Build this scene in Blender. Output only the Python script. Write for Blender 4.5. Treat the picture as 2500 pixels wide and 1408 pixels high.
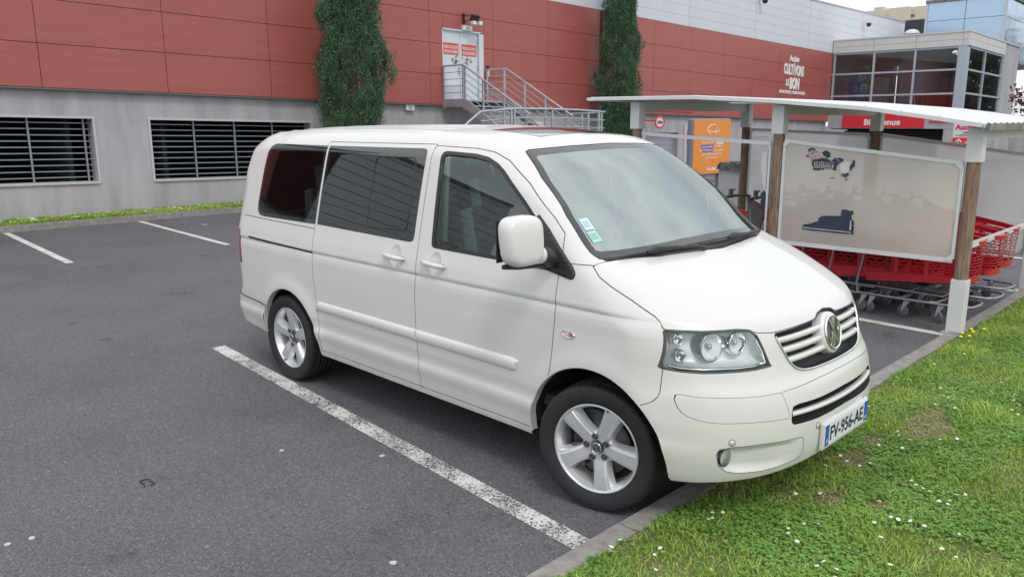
import bpy, math, random
import numpy as np
from mathutils import Vector, Matrix
for o in list(bpy.data.objects): bpy.data.objects.remove(o)
R=math.radians
rnd=random.Random(7); rng=np.random.default_rng(7)
scene=bpy.context.scene; col=scene.collection

# ------------------------------------------------------------------ camera
CAM=(2.4306,-3.8802,1.9848); YAW=2.3560; PITCH=0.2090; ROLL=-0.004; FPX=1919.9
cd=bpy.data.cameras.new("camera"); cam=bpy.data.objects.new("camera",cd); col.objects.link(cam)
d=Vector((math.cos(YAW)*math.cos(PITCH),math.sin(YAW)*math.cos(PITCH),-math.sin(PITCH)))
r=d.cross(Vector((0,0,1))).normalized(); u=r.cross(d)
r2=r*math.cos(ROLL)+u*math.sin(ROLL); u2=-r*math.sin(ROLL)+u*math.cos(ROLL)
m=Matrix(((r2.x,u2.x,-d.x,CAM[0]),(r2.y,u2.y,-d.y,CAM[1]),(r2.z,u2.z,-d.z,CAM[2]),(0,0,0,1)))
cam.matrix_world=m
cd.sensor_fit='HORIZONTAL'; cd.sensor_width=36.0; cd.lens=FPX/2500*36.0; cd.clip_start=.05; cd.clip_end=600
scene.camera=cam

# ------------------------------------------------------------------ light
SUN_EL,SUN_AZ=R(52),R(-28)          # direction towards the sun: azimuth from +X
world=bpy.data.worlds.new("World"); scene.world=world; world.use_nodes=True
nt=world.node_tree; nt.nodes.clear()
out=nt.nodes.new('ShaderNodeOutputWorld'); bg=nt.nodes.new('ShaderNodeBackground')
sky=nt.nodes.new('ShaderNodeTexSky'); sky.sky_type='NISHITA'; sky.sun_disc=False
sky.sun_elevation=SUN_EL; sky.sun_rotation=math.pi/2-SUN_AZ; sky.dust_density=2.0; sky.air_density=1.0
tc=nt.nodes.new('ShaderNodeTexCoord'); mp=nt.nodes.new('ShaderNodeMapping'); mp.inputs['Scale'].default_value=(1.0,1.0,2.6)
nz=nt.nodes.new('ShaderNodeTexNoise'); nz.inputs['Scale'].default_value=1.9; nz.inputs['Detail'].default_value=7; nz.inputs['Roughness'].default_value=.55
rp=nt.nodes.new('ShaderNodeValToRGB'); rp.color_ramp.elements[0].position=.30; rp.color_ramp.elements[1].position=.62
rp.color_ramp.elements[0].color=(.66,.66,.66,1); rp.color_ramp.elements[1].color=(1,1,1,1)
nz2=nt.nodes.new('ShaderNodeTexNoise'); nz2.inputs['Scale'].default_value=3.1; nz2.inputs['Detail'].default_value=5
rp2=nt.nodes.new('ShaderNodeValToRGB'); rp2.color_ramp.elements[0].position=.3; rp2.color_ramp.elements[1].position=.75
rp2.color_ramp.elements[0].color=(7.3,7.6,8.1,1); rp2.color_ramp.elements[1].color=(9.6,9.8,10.1,1)
mx=nt.nodes.new('ShaderNodeMixRGB')
L=nt.links.new
L(tc.outputs['Generated'],mp.inputs['Vector']); L(mp.outputs['Vector'],nz.inputs['Vector']); L(mp.outputs['Vector'],nz2.inputs['Vector'])
L(nz.outputs['Fac'],rp.inputs['Fac']); L(nz2.outputs['Fac'],rp2.inputs['Fac'])
L(rp.outputs['Color'],mx.inputs['Fac']); L(sky.outputs['Color'],mx.inputs['Color1']); L(rp2.outputs['Color'],mx.inputs['Color2'])
sx=nt.nodes.new('ShaderNodeSeparateXYZ'); L(tc.outputs['Generated'],sx.inputs[0])   # overcast sky: zenith brighter than the horizon
mr=nt.nodes.new('ShaderNodeMapRange'); mr.inputs['From Min'].default_value=0; mr.inputs['From Max'].default_value=.55; mr.inputs['To Min'].default_value=.84; mr.inputs['To Max'].default_value=1.06; L(sx.outputs['Z'],mr.inputs['Value'])
vm=nt.nodes.new('ShaderNodeVectorMath'); vm.operation='SCALE'; L(mx.outputs['Color'],vm.inputs[0]); L(mr.outputs[0],vm.inputs['Scale']); L(vm.outputs[0],bg.inputs['Color']); bg.inputs['Strength'].default_value=.10; L(bg.outputs['Background'],out.inputs['Surface'])
sd=bpy.data.lights.new("sun",'SUN'); sd.energy=.70; sd.angle=R(14); sd.color=(1,.965,.91)
so=bpy.data.objects.new("sun",sd); col.objects.link(so)
sv=Vector((math.cos(SUN_EL)*math.cos(SUN_AZ),math.cos(SUN_EL)*math.sin(SUN_AZ),math.sin(SUN_EL)))
so.rotation_euler=sv.to_track_quat('Z','Y').to_euler(); so.location=sv*40
scene.view_settings.view_transform='Standard'; scene.view_settings.look='None'; scene.view_settings.gamma=1.0
scene.view_settings.exposure=0.58
scene.render.resolution_x=1024; scene.render.resolution_y=576

# ------------------------------------------------------------------ materials
MATS={}
def nodes(m): m.use_nodes=True; return m.node_tree
def mat(name,color=(.5,.5,.5),rough=.5,metal=0.0,coat=0.0,var=0.0,vscale=3.0,bump=0.0,bscale=60.0,spec=.5,stretch=(1,1,1),color2=None,detail=6,emit=None):
    if name in MATS: return MATS[name]
    m=bpy.data.materials.new(name); t=nodes(m); b=t.nodes['Principled BSDF']
    b.inputs['Base Color'].default_value=(*color,1); b.inputs['Roughness'].default_value=rough; b.inputs['Metallic'].default_value=metal
    b.inputs['Coat Weight'].default_value=coat; b.inputs['Coat Roughness'].default_value=.04; b.inputs['Specular IOR Level'].default_value=spec
    if var or bump or color2:
        tc=t.nodes.new('ShaderNodeTexCoord'); mp=t.nodes.new('ShaderNodeMapping'); mp.inputs['Scale'].default_value=stretch
        t.links.new(tc.outputs['Object'],mp.inputs['Vector'])
    if var or color2:
        n=t.nodes.new('ShaderNodeTexNoise'); n.inputs['Scale'].default_value=vscale; n.inputs['Detail'].default_value=detail; n.inputs['Roughness'].default_value=.6
        t.links.new(mp.outputs['Vector'],n.inputs['Vector'])
        rr=t.nodes.new('ShaderNodeValToRGB'); rr.color_ramp.elements[0].position=.3; rr.color_ramp.elements[1].position=.7
        c2=color2 if color2 else tuple(min(1,c*(1+var)) for c in color); c1=color if color2 else tuple(c*(1-var) for c in color)
        rr.color_ramp.elements[0].color=(*c1,1); rr.color_ramp.elements[1].color=(*c2,1)
        t.links.new(n.outputs['Fac'],rr.inputs['Fac']); t.links.new(rr.outputs['Color'],b.inputs['Base Color'])
    if bump:
        n2=t.nodes.new('ShaderNodeTexNoise'); n2.inputs['Scale'].default_value=bscale; n2.inputs['Detail'].default_value=4
        t.links.new(mp.outputs['Vector'],n2.inputs['Vector'])
        bp=t.nodes.new('ShaderNodeBump'); bp.inputs['Strength'].default_value=min(1,bump); bp.inputs['Distance'].default_value=.01
        t.links.new(n2.outputs['Fac'],bp.inputs['Height']); t.links.new(bp.outputs['Normal'],b.inputs['Normal'])
    if emit:
        b.inputs['Emission Color'].default_value=(*emit[:3],1); b.inputs['Emission Strength'].default_value=emit[3]
    MATS[name]=m; return m
def glass(name,tint=(.8,.85,.85),ior=1.5,rough=0.0):
    if name in MATS: return MATS[name]
    m=bpy.data.materials.new(name); t=nodes(m); t.nodes.clear()
    o=t.nodes.new('ShaderNodeOutputMaterial'); mix=t.nodes.new('ShaderNodeMixShader'); f=t.nodes.new('ShaderNodeFresnel'); f.inputs['IOR'].default_value=ior
    a=t.nodes.new('ShaderNodeBsdfTransparent'); a.inputs['Color'].default_value=(*tint,1); g=t.nodes.new('ShaderNodeBsdfGlossy'); g.inputs['Roughness'].default_value=rough
    g.inputs['Color'].default_value=(.90,.985,.955,1)
    t.links.new(f.outputs['Fac'],mix.inputs['Fac']); t.links.new(a.outputs[0],mix.inputs[1]); t.links.new(g.outputs[0],mix.inputs[2]); t.links.new(mix.outputs[0],o.inputs['Surface'])
    MATS[name]=m; return m

# ------------------------------------------------------------------ objects
ORG={}
def tag(o,label=None,cat=None,group=None,kind=None):
    if label: o['label']=label
    if cat: o['category']=cat
    if group: o['group']=group
    if kind: o['kind']=kind
    return o
def thing(name,loc,label,cat,group=None):
    o=bpy.data.objects.new(name,None); col.objects.link(o); o.location=loc; o.empty_display_size=.1
    ORG[o.name]=np.array(loc,float); return tag(o,label,cat,group)
def link_mesh(name,me,parent=None,origin=None):
    o=bpy.data.objects.new(name,me); col.objects.link(o)
    if parent is not None: o.parent=parent; ORG[o.name]=ORG[parent.name]
    else: o.location=origin if origin is not None else (0,0,0); ORG[o.name]=np.array(o.location)
    return o
def raw_mesh(name,V,F,mats,parent=None,mi=None,smooth=False,N=None,origin=None):
    V=np.asarray(V,float)
    org=ORG[parent.name] if parent is not None else (np.array(origin) if origin is not None else np.zeros(3))
    me=bpy.data.meshes.new(name); F=[list(map(int,f)) for f in F] if not isinstance(F,np.ndarray) else F
    Vl=(V-org)
    if isinstance(F,np.ndarray):
        k=F.shape[1]; me.vertices.add(len(Vl)); me.vertices.foreach_set('co',Vl.astype(np.float32).ravel())
        me.loops.add(F.size); me.loops.foreach_set('vertex_index',F.astype(np.int32).ravel())
        me.polygons.add(len(F)); me.polygons.foreach_set('loop_start',np.arange(0,F.size,k,dtype=np.int32)); me.polygons.foreach_set('loop_total',np.full(len(F),k,dtype=np.int32))
        me.update(calc_edges=True)
    else: me.from_pydata(Vl.tolist(),[],F); me.update()
    for mm in (mats if isinstance(mats,(list,tuple)) else [mats]): me.materials.append(mm)
    if mi is not None: me.polygons.foreach_set('material_index',np.asarray(mi,dtype=np.int32))
    sm=np.asarray(smooth) if not isinstance(smooth,bool) else np.full(len(me.polygons),smooth)
    me.polygons.foreach_set('use_smooth',sm.astype(bool))
    if N is not None: me.normals_split_custom_set_from_vertices(np.asarray(N,float).tolist())
    return link_mesh(name,me,parent,origin)
def frame(ax):
    ax=np.array(ax,float); ax/=np.linalg.norm(ax); h=np.array([0,0,1.]) if abs(ax[2])<.9 else np.array([1.,0,0])
    a=np.cross(h,ax); a/=np.linalg.norm(a); return a,np.cross(ax,a),ax
class MB:
    def __init__(s): s.V=[];s.F=[];s.M=[];s.S=[]
    def add(s,V,F,m=0,sm=False):
        b=len(s.V); s.V+= [tuple(map(float,v)) for v in V]; s.F+=[[b+i for i in f] for f in F]; s.M+=[m]*len(F); s.S+=[sm]*len(F); return s
    def box(s,c,d,m=0,rot=None,taper=None):
        c=np.array(c,float); h=np.array(d,float)/2; P=[]
        for z in (-1,1):
            for x,y in ((-1,-1),(1,-1),(1,1),(-1,1)):
                k=1 if (taper is None or z<0) else taper
                p=np.array([x*h[0]*k,y*h[1]*k,z*h[2]])
                if rot is not None: p=rot@p
                P.append(c+p)
        return s.add(P,[(3,2,1,0),(4,5,6,7),(0,1,5,4),(1,2,6,5),(2,3,7,6),(3,0,4,7)],m)
    def bb(s,x0,x1,y0,y1,z0,z1,m=0): return s.box(((x0+x1)/2,(y0+y1)/2,(z0+z1)/2),(x1-x0,y1-y0,z1-z0),m)
    def tube(s,pts,r,n=8,m=0,closed=False,caps=True):
        pts=[np.array(p,float) for p in pts]; k=len(pts); V=[];F=[]
        rr=r if hasattr(r,'__len__') else [r]*k; prev=None
        for i,p in enumerate(pts):
            a=pts[(i-1)%k] if (closed or i>0) else p; b=pts[(i+1)%k] if (closed or i<k-1) else p
            t=b-a; t/=np.linalg.norm(t)+1e-12
            if prev is None: e1,e2,_=frame(t)
            else:
                e1=prev-t*(prev@t); e1/=np.linalg.norm(e1)+1e-12; e2=np.cross(t,e1)
            prev=e1
            for j in range(n):
                q=2*math.pi*j/n; V.append(p+rr[i]*(math.cos(q)*e1+math.sin(q)*e2))
        for i in range(k if closed else k-1):
            for j in range(n): F.append((i*n+j,i*n+(j+1)%n,((i+1)%k)*n+(j+1)%n,((i+1)%k)*n+j))
        s.add(V,F,m,True)
        if caps and not closed: s.add(V[:n],[tuple(range(n))[::-1]],m); s.add(V[-n:],[tuple(range(n))],m)
        return s
    def rod(s,a,b,r,n=8,m=0): return s.tube([a,b],r,n,m)
    def lathe(s,prof,c,ax,n=32,m=0,sm=True,mod=None,closed=False):
        """prof: (radius, along axis)"""
        e1,e2,e3=frame(ax); c=np.array(c,float); V=[];F=[]; k=len(prof)
        for j in range(n):
            q=2*math.pi*j/n
            for i,(rr,h) in enumerate(prof):
                rad=rr+(mod(i,j) if mod else 0)
                V.append(c+rad*(math.cos(q)*e1+math.sin(q)*e2)+e3*h)
        for j in range(n):
            for i in range(k-1 if not closed else k):
                a=j*k+i; b=j*k+(i+1)%k; c2=((j+1)%n)*k+(i+1)%k; d2=((j+1)%n)*k+i; F.append((a,d2,c2,b))
        return s.add(V,F,m,sm)
    def prism(s,poly,o,ux,uy,depth,m=0):
        """poly 2D in frame (o,ux,uy), extruded by depth vector (both sides closed)"""
        o=np.array(o,float);ux=np.array(ux,float);uy=np.array(uy,float);dv=np.array(depth,float);n=len(poly)
        a=[o+ux*p[0]+uy*p[1] for p in poly]; b=[p+dv for p in a]
        return s.add(a+b,[tuple(range(n))[::-1],tuple(range(n,2*n))]+[(i,(i+1)%n,n+(i+1)%n,n+i) for i in range(n)],m)
    def build(s,name,mats,parent=None,origin=None,bevel=0,label=None,auto=None):
        V=np.array(s.V); o=raw_mesh(name,V,s.F,mats,parent,s.M,np.array(s.S,bool),origin=origin)
        if bevel:
            b=o.modifiers.new('bevel','BEVEL'); b.width=bevel; b.segments=2; b.limit_method='ANGLE'; b.angle_limit=R(40)
        if label: o['label']=label
        return o
def text_mb(mb,txt,o,ux,uy,width=None,height=None,bold=.0,depth=.004,m=0,center=True,shear=0.0):
    """letters as solid mesh; ux,uy unit vectors; fits width (or cap height)"""
    cu=bpy.data.curves.new('t','FONT'); cu.body=txt; cu.size=1; cu.extrude=.5; cu.offset=bold; cu.shear=shear; cu.resolution_u=3; cu.fill_mode='BOTH'
    ob=bpy.data.objects.new('t',cu); col.objects.link(ob); dg=bpy.context.evaluated_depsgraph_get(); me=bpy.data.meshes.new_from_object(ob.evaluated_get(dg))
    V=np.array([v.co[:] for v in me.vertices]); F=[tuple(p.vertices) for p in me.polygons]
    bpy.data.objects.remove(ob); bpy.data.meshes.remove(me); bpy.data.curves.remove(cu)
    x0,x1=V[:,0].min(),V[:,0].max(); y0,y1=V[:,1].min(),V[:,1].max()
    sx=(width/(x1-x0)) if width else height/(y1-y0); sy=(height/(y1-y0)) if height else sx
    ux=np.array(ux,float);uy=np.array(uy,float);nn=np.cross(ux,uy); nn/=np.linalg.norm(nn); o=np.array(o,float)
    cx=(x0+x1)/2 if center else x0
    P=[o+ux*(v[0]-cx)*sx+uy*(v[1]-(y0+y1)/2)*sy+nn*(v[2]+.5)*depth for v in V]
    mb.add(P,F,m)
def copy_tree(o,parent=None):
    c=o.copy(); col.objects.link(c)
    if parent is not None: c.parent=parent
    for ch in list(o.children): copy_tree(ch,c)
    return c
# ------------------------------------------------------------------ material set
PAINT=mat('van_paint',(.655,.652,.618),.36,coat=.5,var=.012,vscale=2.5)
def grime(m):
    """dried road film on the sills and lower bumper"""
    t=m.node_tree; b=t.nodes['Principled BSDF']; lk=t.links.new; src=b.inputs['Base Color'].links[0].from_socket
    tc=t.nodes.new('ShaderNodeTexCoord'); sp=t.nodes.new('ShaderNodeSeparateXYZ'); lk(tc.outputs['Object'],sp.inputs[0]); mr=t.nodes.new('ShaderNodeMapRange'); mr.inputs['From Min'].default_value=.28; mr.inputs['From Max'].default_value=.62; mr.inputs['To Min'].default_value=.42; mr.inputs['To Max'].default_value=0; lk(sp.outputs['Z'],mr.inputs['Value'])
    n=t.nodes.new('ShaderNodeTexNoise'); n.inputs['Scale'].default_value=9; n.inputs['Detail'].default_value=8; n.inputs['Roughness'].default_value=.7; lk(tc.outputs['Object'],n.inputs['Vector'])
    mu=t.nodes.new('ShaderNodeMath'); mu.operation='MULTIPLY'; lk(mr.outputs[0],mu.inputs[0]); lk(n.outputs['Fac'],mu.inputs[1]); mx=t.nodes.new('ShaderNodeMixRGB'); lk(mu.outputs[0],mx.inputs['Fac']); lk(src,mx.inputs['Color1']); mx.inputs['Color2'].default_value=(.30,.27,.20,1); lk(mx.outputs['Color'],b.inputs['Base Color'])
grime(PAINT)
SEAM=mat('panel_gap_rubber',(.10,.10,.095),.8)
BLACKP=mat('black_plastic',(.022,.023,.026),.45,bump=.15,bscale=400)
DARKIN=mat('cabin_dark',(.055,.056,.06),.8)
BEIGE=mat('cabin_cloth',(.38,.375,.35),.9,var=.1,vscale=20)
CURTAIN=mat('curtain_cloth',(.60,.62,.60),.9)
CHROME=mat('chrome',(.82,.83,.85),.08,metal=1)
CHROMEB=mat('chrome_satin',(.78,.79,.81),.2,metal=1)
ALLOY=mat('alloy_silver',(.66,.67,.69),.34,metal=.55,coat=.35)
ALLOYD=mat('alloy_dark',(.30,.31,.33),.45,metal=.7)
TYRE=mat('tyre_rubber',(.016,.017,.019),.68,var=.25,vscale=25,bump=.1,bscale=120)
BRAKE=mat('brake_metal',(.10,.095,.09),.55,metal=.6)
WELL=mat('wheel_well',(.012,.013,.016),.9)
GL_W=glass('windscreen_glass',(.85,.93,.90),5.0)
GL_F=glass('door_glass',(.80,.88,.88),1.9)
GL_R=glass('privacy_glass',(.34,.38,.38),1.6)
GL_S=glass('dark_privacy_glass',(.09,.11,.12),2.1)
GL_L=glass('lens_glass',(.93,.95,.95),1.45)
FRIT=mat('glass_black_border',(.016,.018,.020),.03); FRIT.node_tree.nodes['Principled BSDF'].inputs['IOR'].default_value=1.9
GALV=mat('galvanised_steel',(.46,.49,.52),.42,metal=.55,var=.15,vscale=6)
WHITEM=mat('white_coated_metal',(.66,.68,.68),.38,var=.05,vscale=3)
def wood_mat():
    m=bpy.data.materials.new('weathered_wood'); t=nodes(m); b=t.nodes['Principled BSDF']; b.inputs['Roughness'].default_value=.75
    tc=t.nodes.new('ShaderNodeTexCoord'); mp=t.nodes.new('ShaderNodeMapping'); mp.inputs['Scale'].default_value=(9,9,.8)
    n=t.nodes.new('ShaderNodeTexNoise'); n.inputs['Scale'].default_value=4; n.inputs['Detail'].default_value=8; n.inputs['Distortion'].default_value=1.4
    r=t.nodes.new('ShaderNodeValToRGB'); e=r.color_ramp.elements; e[0].position=.28; e[0].color=(.12,.075,.05,1); e[1].position=.72; e[1].color=(.36,.26,.18,1)
    x=r.color_ramp.elements.new(.5); x.color=(.23,.155,.105,1)
    t.links.new(tc.outputs['Object'],mp.inputs['Vector']); t.links.new(mp.outputs['Vector'],n.inputs['Vector']); t.links.new(n.outputs['Fac'],r.inputs['Fac']); t.links.new(r.outputs['Color'],b.inputs['Base Color'])
    bp=t.nodes.new('ShaderNodeBump'); bp.inputs['Strength'].default_value=.5; bp.inputs['Distance'].default_value=.006; t.links.new(n.outputs['Fac'],bp.inputs['Height']); t.links.new(bp.outputs['Normal'],b.inputs['Normal'])
    return m
WOOD=wood_mat()
def asphalt_mat():
    m=bpy.data.materials.new('asphalt'); t=nodes(m); b=t.nodes['Principled BSDF']; b.inputs['Roughness'].default_value=.8; b.inputs['Specular IOR Level'].default_value=.35
    tc=t.nodes.new('ShaderNodeTexCoord'); lk=t.links.new
    def N(ty,**k):
        n=t.nodes.new(ty)
        for a,v in k.items(): n.inputs[a].default_value=v
        return n
    def ramp(src,stops):
        r=t.nodes.new('ShaderNodeValToRGB'); e=r.color_ramp.elements; e[0].position=stops[0][0]; e[0].color=(*stops[0][1],1); e[1].position=stops[-1][0]; e[1].color=(*stops[-1][1],1)
        for p,c in stops[1:-1]: x=e.new(p); x.color=(*c,1)
        lk(src,r.inputs['Fac']); return r.outputs['Color']
    def mul(a,c):
        x=t.nodes.new('ShaderNodeMixRGB'); x.blend_type='MULTIPLY'; x.inputs['Fac'].default_value=1; lk(a,x.inputs['Color1']); lk(c,x.inputs['Color2']); return x.outputs['Color']
    v=N('ShaderNodeTexVoronoi',Scale=150.0); lk(tc.outputs['Object'],v.inputs['Vector']); sp=t.nodes.new('ShaderNodeSeparateXYZ'); lk(v.outputs['Color'],sp.inputs[0])
    grain=ramp(sp.outputs['X'],[(0,(.075,.075,.082)),(.45,(.115,.113,.122)),(.9,(.155,.152,.162)),(.985,(.175,.17,.178)),(.995,(.30,.29,.28))])
    n1=N('ShaderNodeTexNoise',Scale=38.0,Detail=5.0,Roughness=.7); lk(tc.outputs['Object'],n1.inputs['Vector']); c1=ramp(n1.outputs['Fac'],[(.3,(.80,.80,.81)),(.7,(1.17,1.17,1.18))])
    n2=N('ShaderNodeTexNoise',Scale=.6,Detail=7.0,Roughness=.6); lk(tc.outputs['Object'],n2.inputs['Vector']); c2=ramp(n2.outputs['Fac'],[(.32,(.84,.83,.84)),(.5,(1,1,1)),(.7,(1.12,1.10,1.11))])
    n3=N('ShaderNodeTexNoise',Scale=2.3,Detail=3.0,Roughness=.5); lk(tc.outputs['Object'],n3.inputs['Vector']); c3=ramp(n3.outputs['Fac'],[(.27,(.70,.69,.69)),(.34,(1,1,1)),(1,(1,1,1))])
    lk(mul(mul(mul(grain,c1),c2),c3),b.inputs['Base Color'])
    bp=N('ShaderNodeBump',Strength=.45,Distance=.004); lk(v.outputs['Distance'],bp.inputs['Height']); lk(bp.outputs['Normal'],b.inputs['Normal'])
    return m
ASPH=asphalt_mat()
def paintline_mat(name,wear):
    """worn road paint: cracked holes are transparent so the asphalt below shows"""
    m=bpy.data.materials.new(name); t=nodes(m); b=t.nodes['Principled BSDF']; lk=t.links.new; b.inputs['Base Color'].default_value=(.60,.59,.56,1); b.inputs['Roughness'].default_value=.7
    tc=t.nodes.new('ShaderNodeTexCoord')
    n=t.nodes.new('ShaderNodeTexNoise'); n.inputs['Scale'].default_value=70; n.inputs['Detail'].default_value=4; n.inputs['Roughness'].default_value=.65; n.inputs['Distortion'].default_value=.5; lk(tc.outputs['Object'],n.inputs['Vector'])
    nb=t.nodes.new('ShaderNodeTexNoise'); nb.inputs['Scale'].default_value=5; nb.inputs['Detail'].default_value=3; lk(tc.outputs['Object'],nb.inputs['Vector'])
    ad=t.nodes.new('ShaderNodeMath'); ad.operation='MULTIPLY_ADD'; lk(nb.outputs['Fac'],ad.inputs[0]); ad.inputs[1].default_value=.35; lk(n.outputs['Fac'],ad.inputs[2])
    r=t.nodes.new('ShaderNodeValToRGB'); e=r.color_ramp.elements; e[0].position=wear-.012; e[0].color=(0,0,0,1); e[1].position=wear+.012; e[1].color=(1,1,1,1); lk(ad.outputs[0],r.inputs['Fac']); lk(r.outputs['Color'],b.inputs['Alpha'])
    rc=t.nodes.new('ShaderNodeValToRGB'); e=rc.color_ramp.elements; e[0].position=.3; e[0].color=(.46,.45,.42,1); e[1].position=.6; e[1].color=(.66,.65,.62,1); lk(nb.outputs['Fac'],rc.inputs['Fac']); lk(rc.outputs['Color'],b.inputs['Base Color'])
    bp=t.nodes.new('ShaderNodeBump'); bp.inputs['Strength'].default_value=.6; bp.inputs['Distance'].default_value=.004; lk(n.outputs['Fac'],bp.inputs['Height']); lk(bp.outputs['Normal'],b.inputs['Normal'])
    return m
LINE1=paintline_mat('worn_white_paint',.62); LINE2=paintline_mat('white_road_paint',.50)
CONC=mat('kerb_concrete',(.20,.18,.17),.9,bump=.6,bscale=90,color2=(.34,.31,.29),vscale=14,detail=9)
def streak_mat(name,c1,c2,sx=(1,1,1),sc=2.0,rough=.85,bump=.2,bs=80):
    return mat(name,c1,rough,color2=c2,vscale=sc,stretch=sx,bump=bump,bscale=bs,detail=8)
PLINTH=streak_mat('grey_render',(.315,.30,.315),(.455,.436,.452),(1,1.6,.35),1.3)
REDP=streak_mat('red_composite_panel',(.335,.088,.072),(.385,.108,.090),(1,.35,5.0),2.4,.38,.05,30)
WHITEC=mat('white_cladding',(.60,.62,.66),.45,var=.04,vscale=.8)
# ---- van surface as implicit function (metres, van frame, nose +X) ----
def catmull(P,n=12):
    P=np.array(P,float);out=[]
    for i in range(len(P)-1):
        a=P[max(i-1,0)];b=P[i];c=P[i+1];d=P[min(i+2,len(P)-1)]
        # centripetal-ish: scale tangents by segment length
        L=np.linalg.norm(c-b)
        def tan(p,q,r):
            l1=np.linalg.norm(q-p)+1e-9;l2=np.linalg.norm(r-q)+1e-9
            return ((q-p)/l1*l2+(r-q)/l2*l1)/(l1+l2)
        m1=tan(a,b,c)*L if i>0 else (c-b);m2=tan(b,c,d)*L if i<len(P)-2 else (c-b)
        for t in np.arange(n)/n:
            out.append((2*t**3-3*t*t+1)*b+(t**3-2*t*t+t)*m1+(-2*t**3+3*t*t)*c+(t**3-t*t)*m2)
    out.append(P[-1]);return np.array(out)
PROF=[(.70,.20),(.84,.245),(.91,.31),(.945,.40),(.952,.50),(.945,.60),(.930,.68),(.912,.74),(.885,.79),(.862,.86),(.832,.97),(.790,1.05),(.70,1.107),(.55,1.177),(.40,1.232),(.27,1.272),(.18,1.303),
 (.09,1.358),(-.05,1.468),(-.30,1.655),(-.50,1.793),(-.60,1.85),(-.72,1.893),(-.95,1.928),(-1.3,1.95),(-2.0,1.96),(-2.8,1.957),(-3.4,1.938),(-3.73,1.908),(-3.85,1.845),(-3.91,1.71),(-3.97,1.45),(-4.02,1.15),(-4.03,.85),(-4.03,.66),(-4.08,.60),(-4.09,.45),(-4.03,.30),(-3.9,.22)]
prof=catmull(PROF,10);prof=np.vstack([prof,prof[:1]])
def sdf_poly(pts,poly,chunk=20000):
    """signed distance (neg inside) of pts to closed polygon"""
    pts=np.asarray(pts,float);poly=np.asarray(poly,float)
    if np.allclose(poly[0],poly[-1]):poly=poly[:-1]
    A=poly;B=np.roll(poly,-1,0);E=B-A;EE=(E**2).sum(1)+1e-18
    out=np.empty(len(pts))
    for s in range(0,len(pts),chunk):
        p=pts[s:s+chunk,None,:];w=p-A[None]
        t=np.clip((w*E[None]).sum(2)/EE,0,1)
        d=np.sqrt(((w-t[...,None]*E[None])**2).sum(2).min(1))
        c=((A[None,:,1]>p[...,1])!=(B[None,:,1]>p[...,1]))&(p[...,0]<(B-A)[None,:,0]*(p[...,1]-A[None,:,1])/np.where(np.abs(E[:,1])<1e-12,1e-12,E[:,1])[None]+A[None,:,0])
        ins=c.sum(1)%2==1
        out[s:s+chunk]=np.where(ins,-d,d)
    return out
GX=np.arange(-4.6,1.8,.01);GZ=np.arange(-.1,2.4,.01)
_g=np.stack(np.meshgrid(GX,GZ,indexing='ij'),-1).reshape(-1,2)
SD=sdf_poly(_g,prof).reshape(len(GX),len(GZ))
for _ in range(2): # light smoothing
    S=SD.copy();S[1:-1,1:-1]=(SD[1:-1,1:-1]*4+SD[2:,1:-1]+SD[:-2,1:-1]+SD[1:-1,2:]+SD[1:-1,:-2])/8;SD=S
def sd2(x,z):
    i=np.clip((x-GX[0])/.01,1,len(GX)-3);j=np.clip((z-GZ[0])/.01,1,len(GZ)-3)
    a=i.astype(int);b=j.astype(int);u=i-a;v=j-b
    return SD[a,b]*(1-u)*(1-v)+SD[a+1,b]*u*(1-v)+SD[a,b+1]*(1-u)*v+SD[a+1,b+1]*u*v
WZ=[(.10,.80),(.2,.86),(.30,.915),(.40,.933),(.499,.9455),(.511,.9415),(.60,.9475),(.75,.952),(.95,.953),(1.055,.946),(1.064,.943),(1.078,.948),(1.12,.944),(1.250,0.9150),(1.310,0.9022),(1.370,0.8889),(1.430,0.8753),(1.490,0.8611),(1.550,0.8466),(1.610,0.8316),(1.670,0.8162),(1.730,0.8004),(1.790,0.7841),(1.850,0.7674),(1.92,.748),(1.96,.735),(2.2,.6)]
wz=catmull(WZ,6)
def bow(z): return np.interp(z,[.2,.9,1.05,1.15,1.30,1.6,1.86],[.18,.19,.20,.19,.15,.13,.12])
def bow4(z): return np.interp(z,[.2,.9,1.05,1.15,1.30,1.6,1.86],[.34,.34,.34,.30,.20,.16,.14])
def Wside(x,z):
    w=np.interp(z,wz[:,1-1] if 0 else wz[:,0],wz[:,1])
    # wheel-arch flares
    for cx,cz,R,a in ((.062,.345,.44,.014),(-2.915,.35,.41,.016)):
        r=np.hypot(x-cx,z-cz);w=w+a*np.exp(-((np.maximum(r-R,0))/.075)**2)*np.clip((z-.25)/.2,0,1)
    w=w-.035*np.clip((x-.35)/.6,0,1)**2                      # nose taper
    w=w-.05*np.clip((-3.1-x)/.9,0,1)**2
    return w
def smax(a,b,r):
    h=np.clip(.5+.5*(a-b)/r,0,1);return b*(1-h)+a*h+r*h*(1-h)
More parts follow.
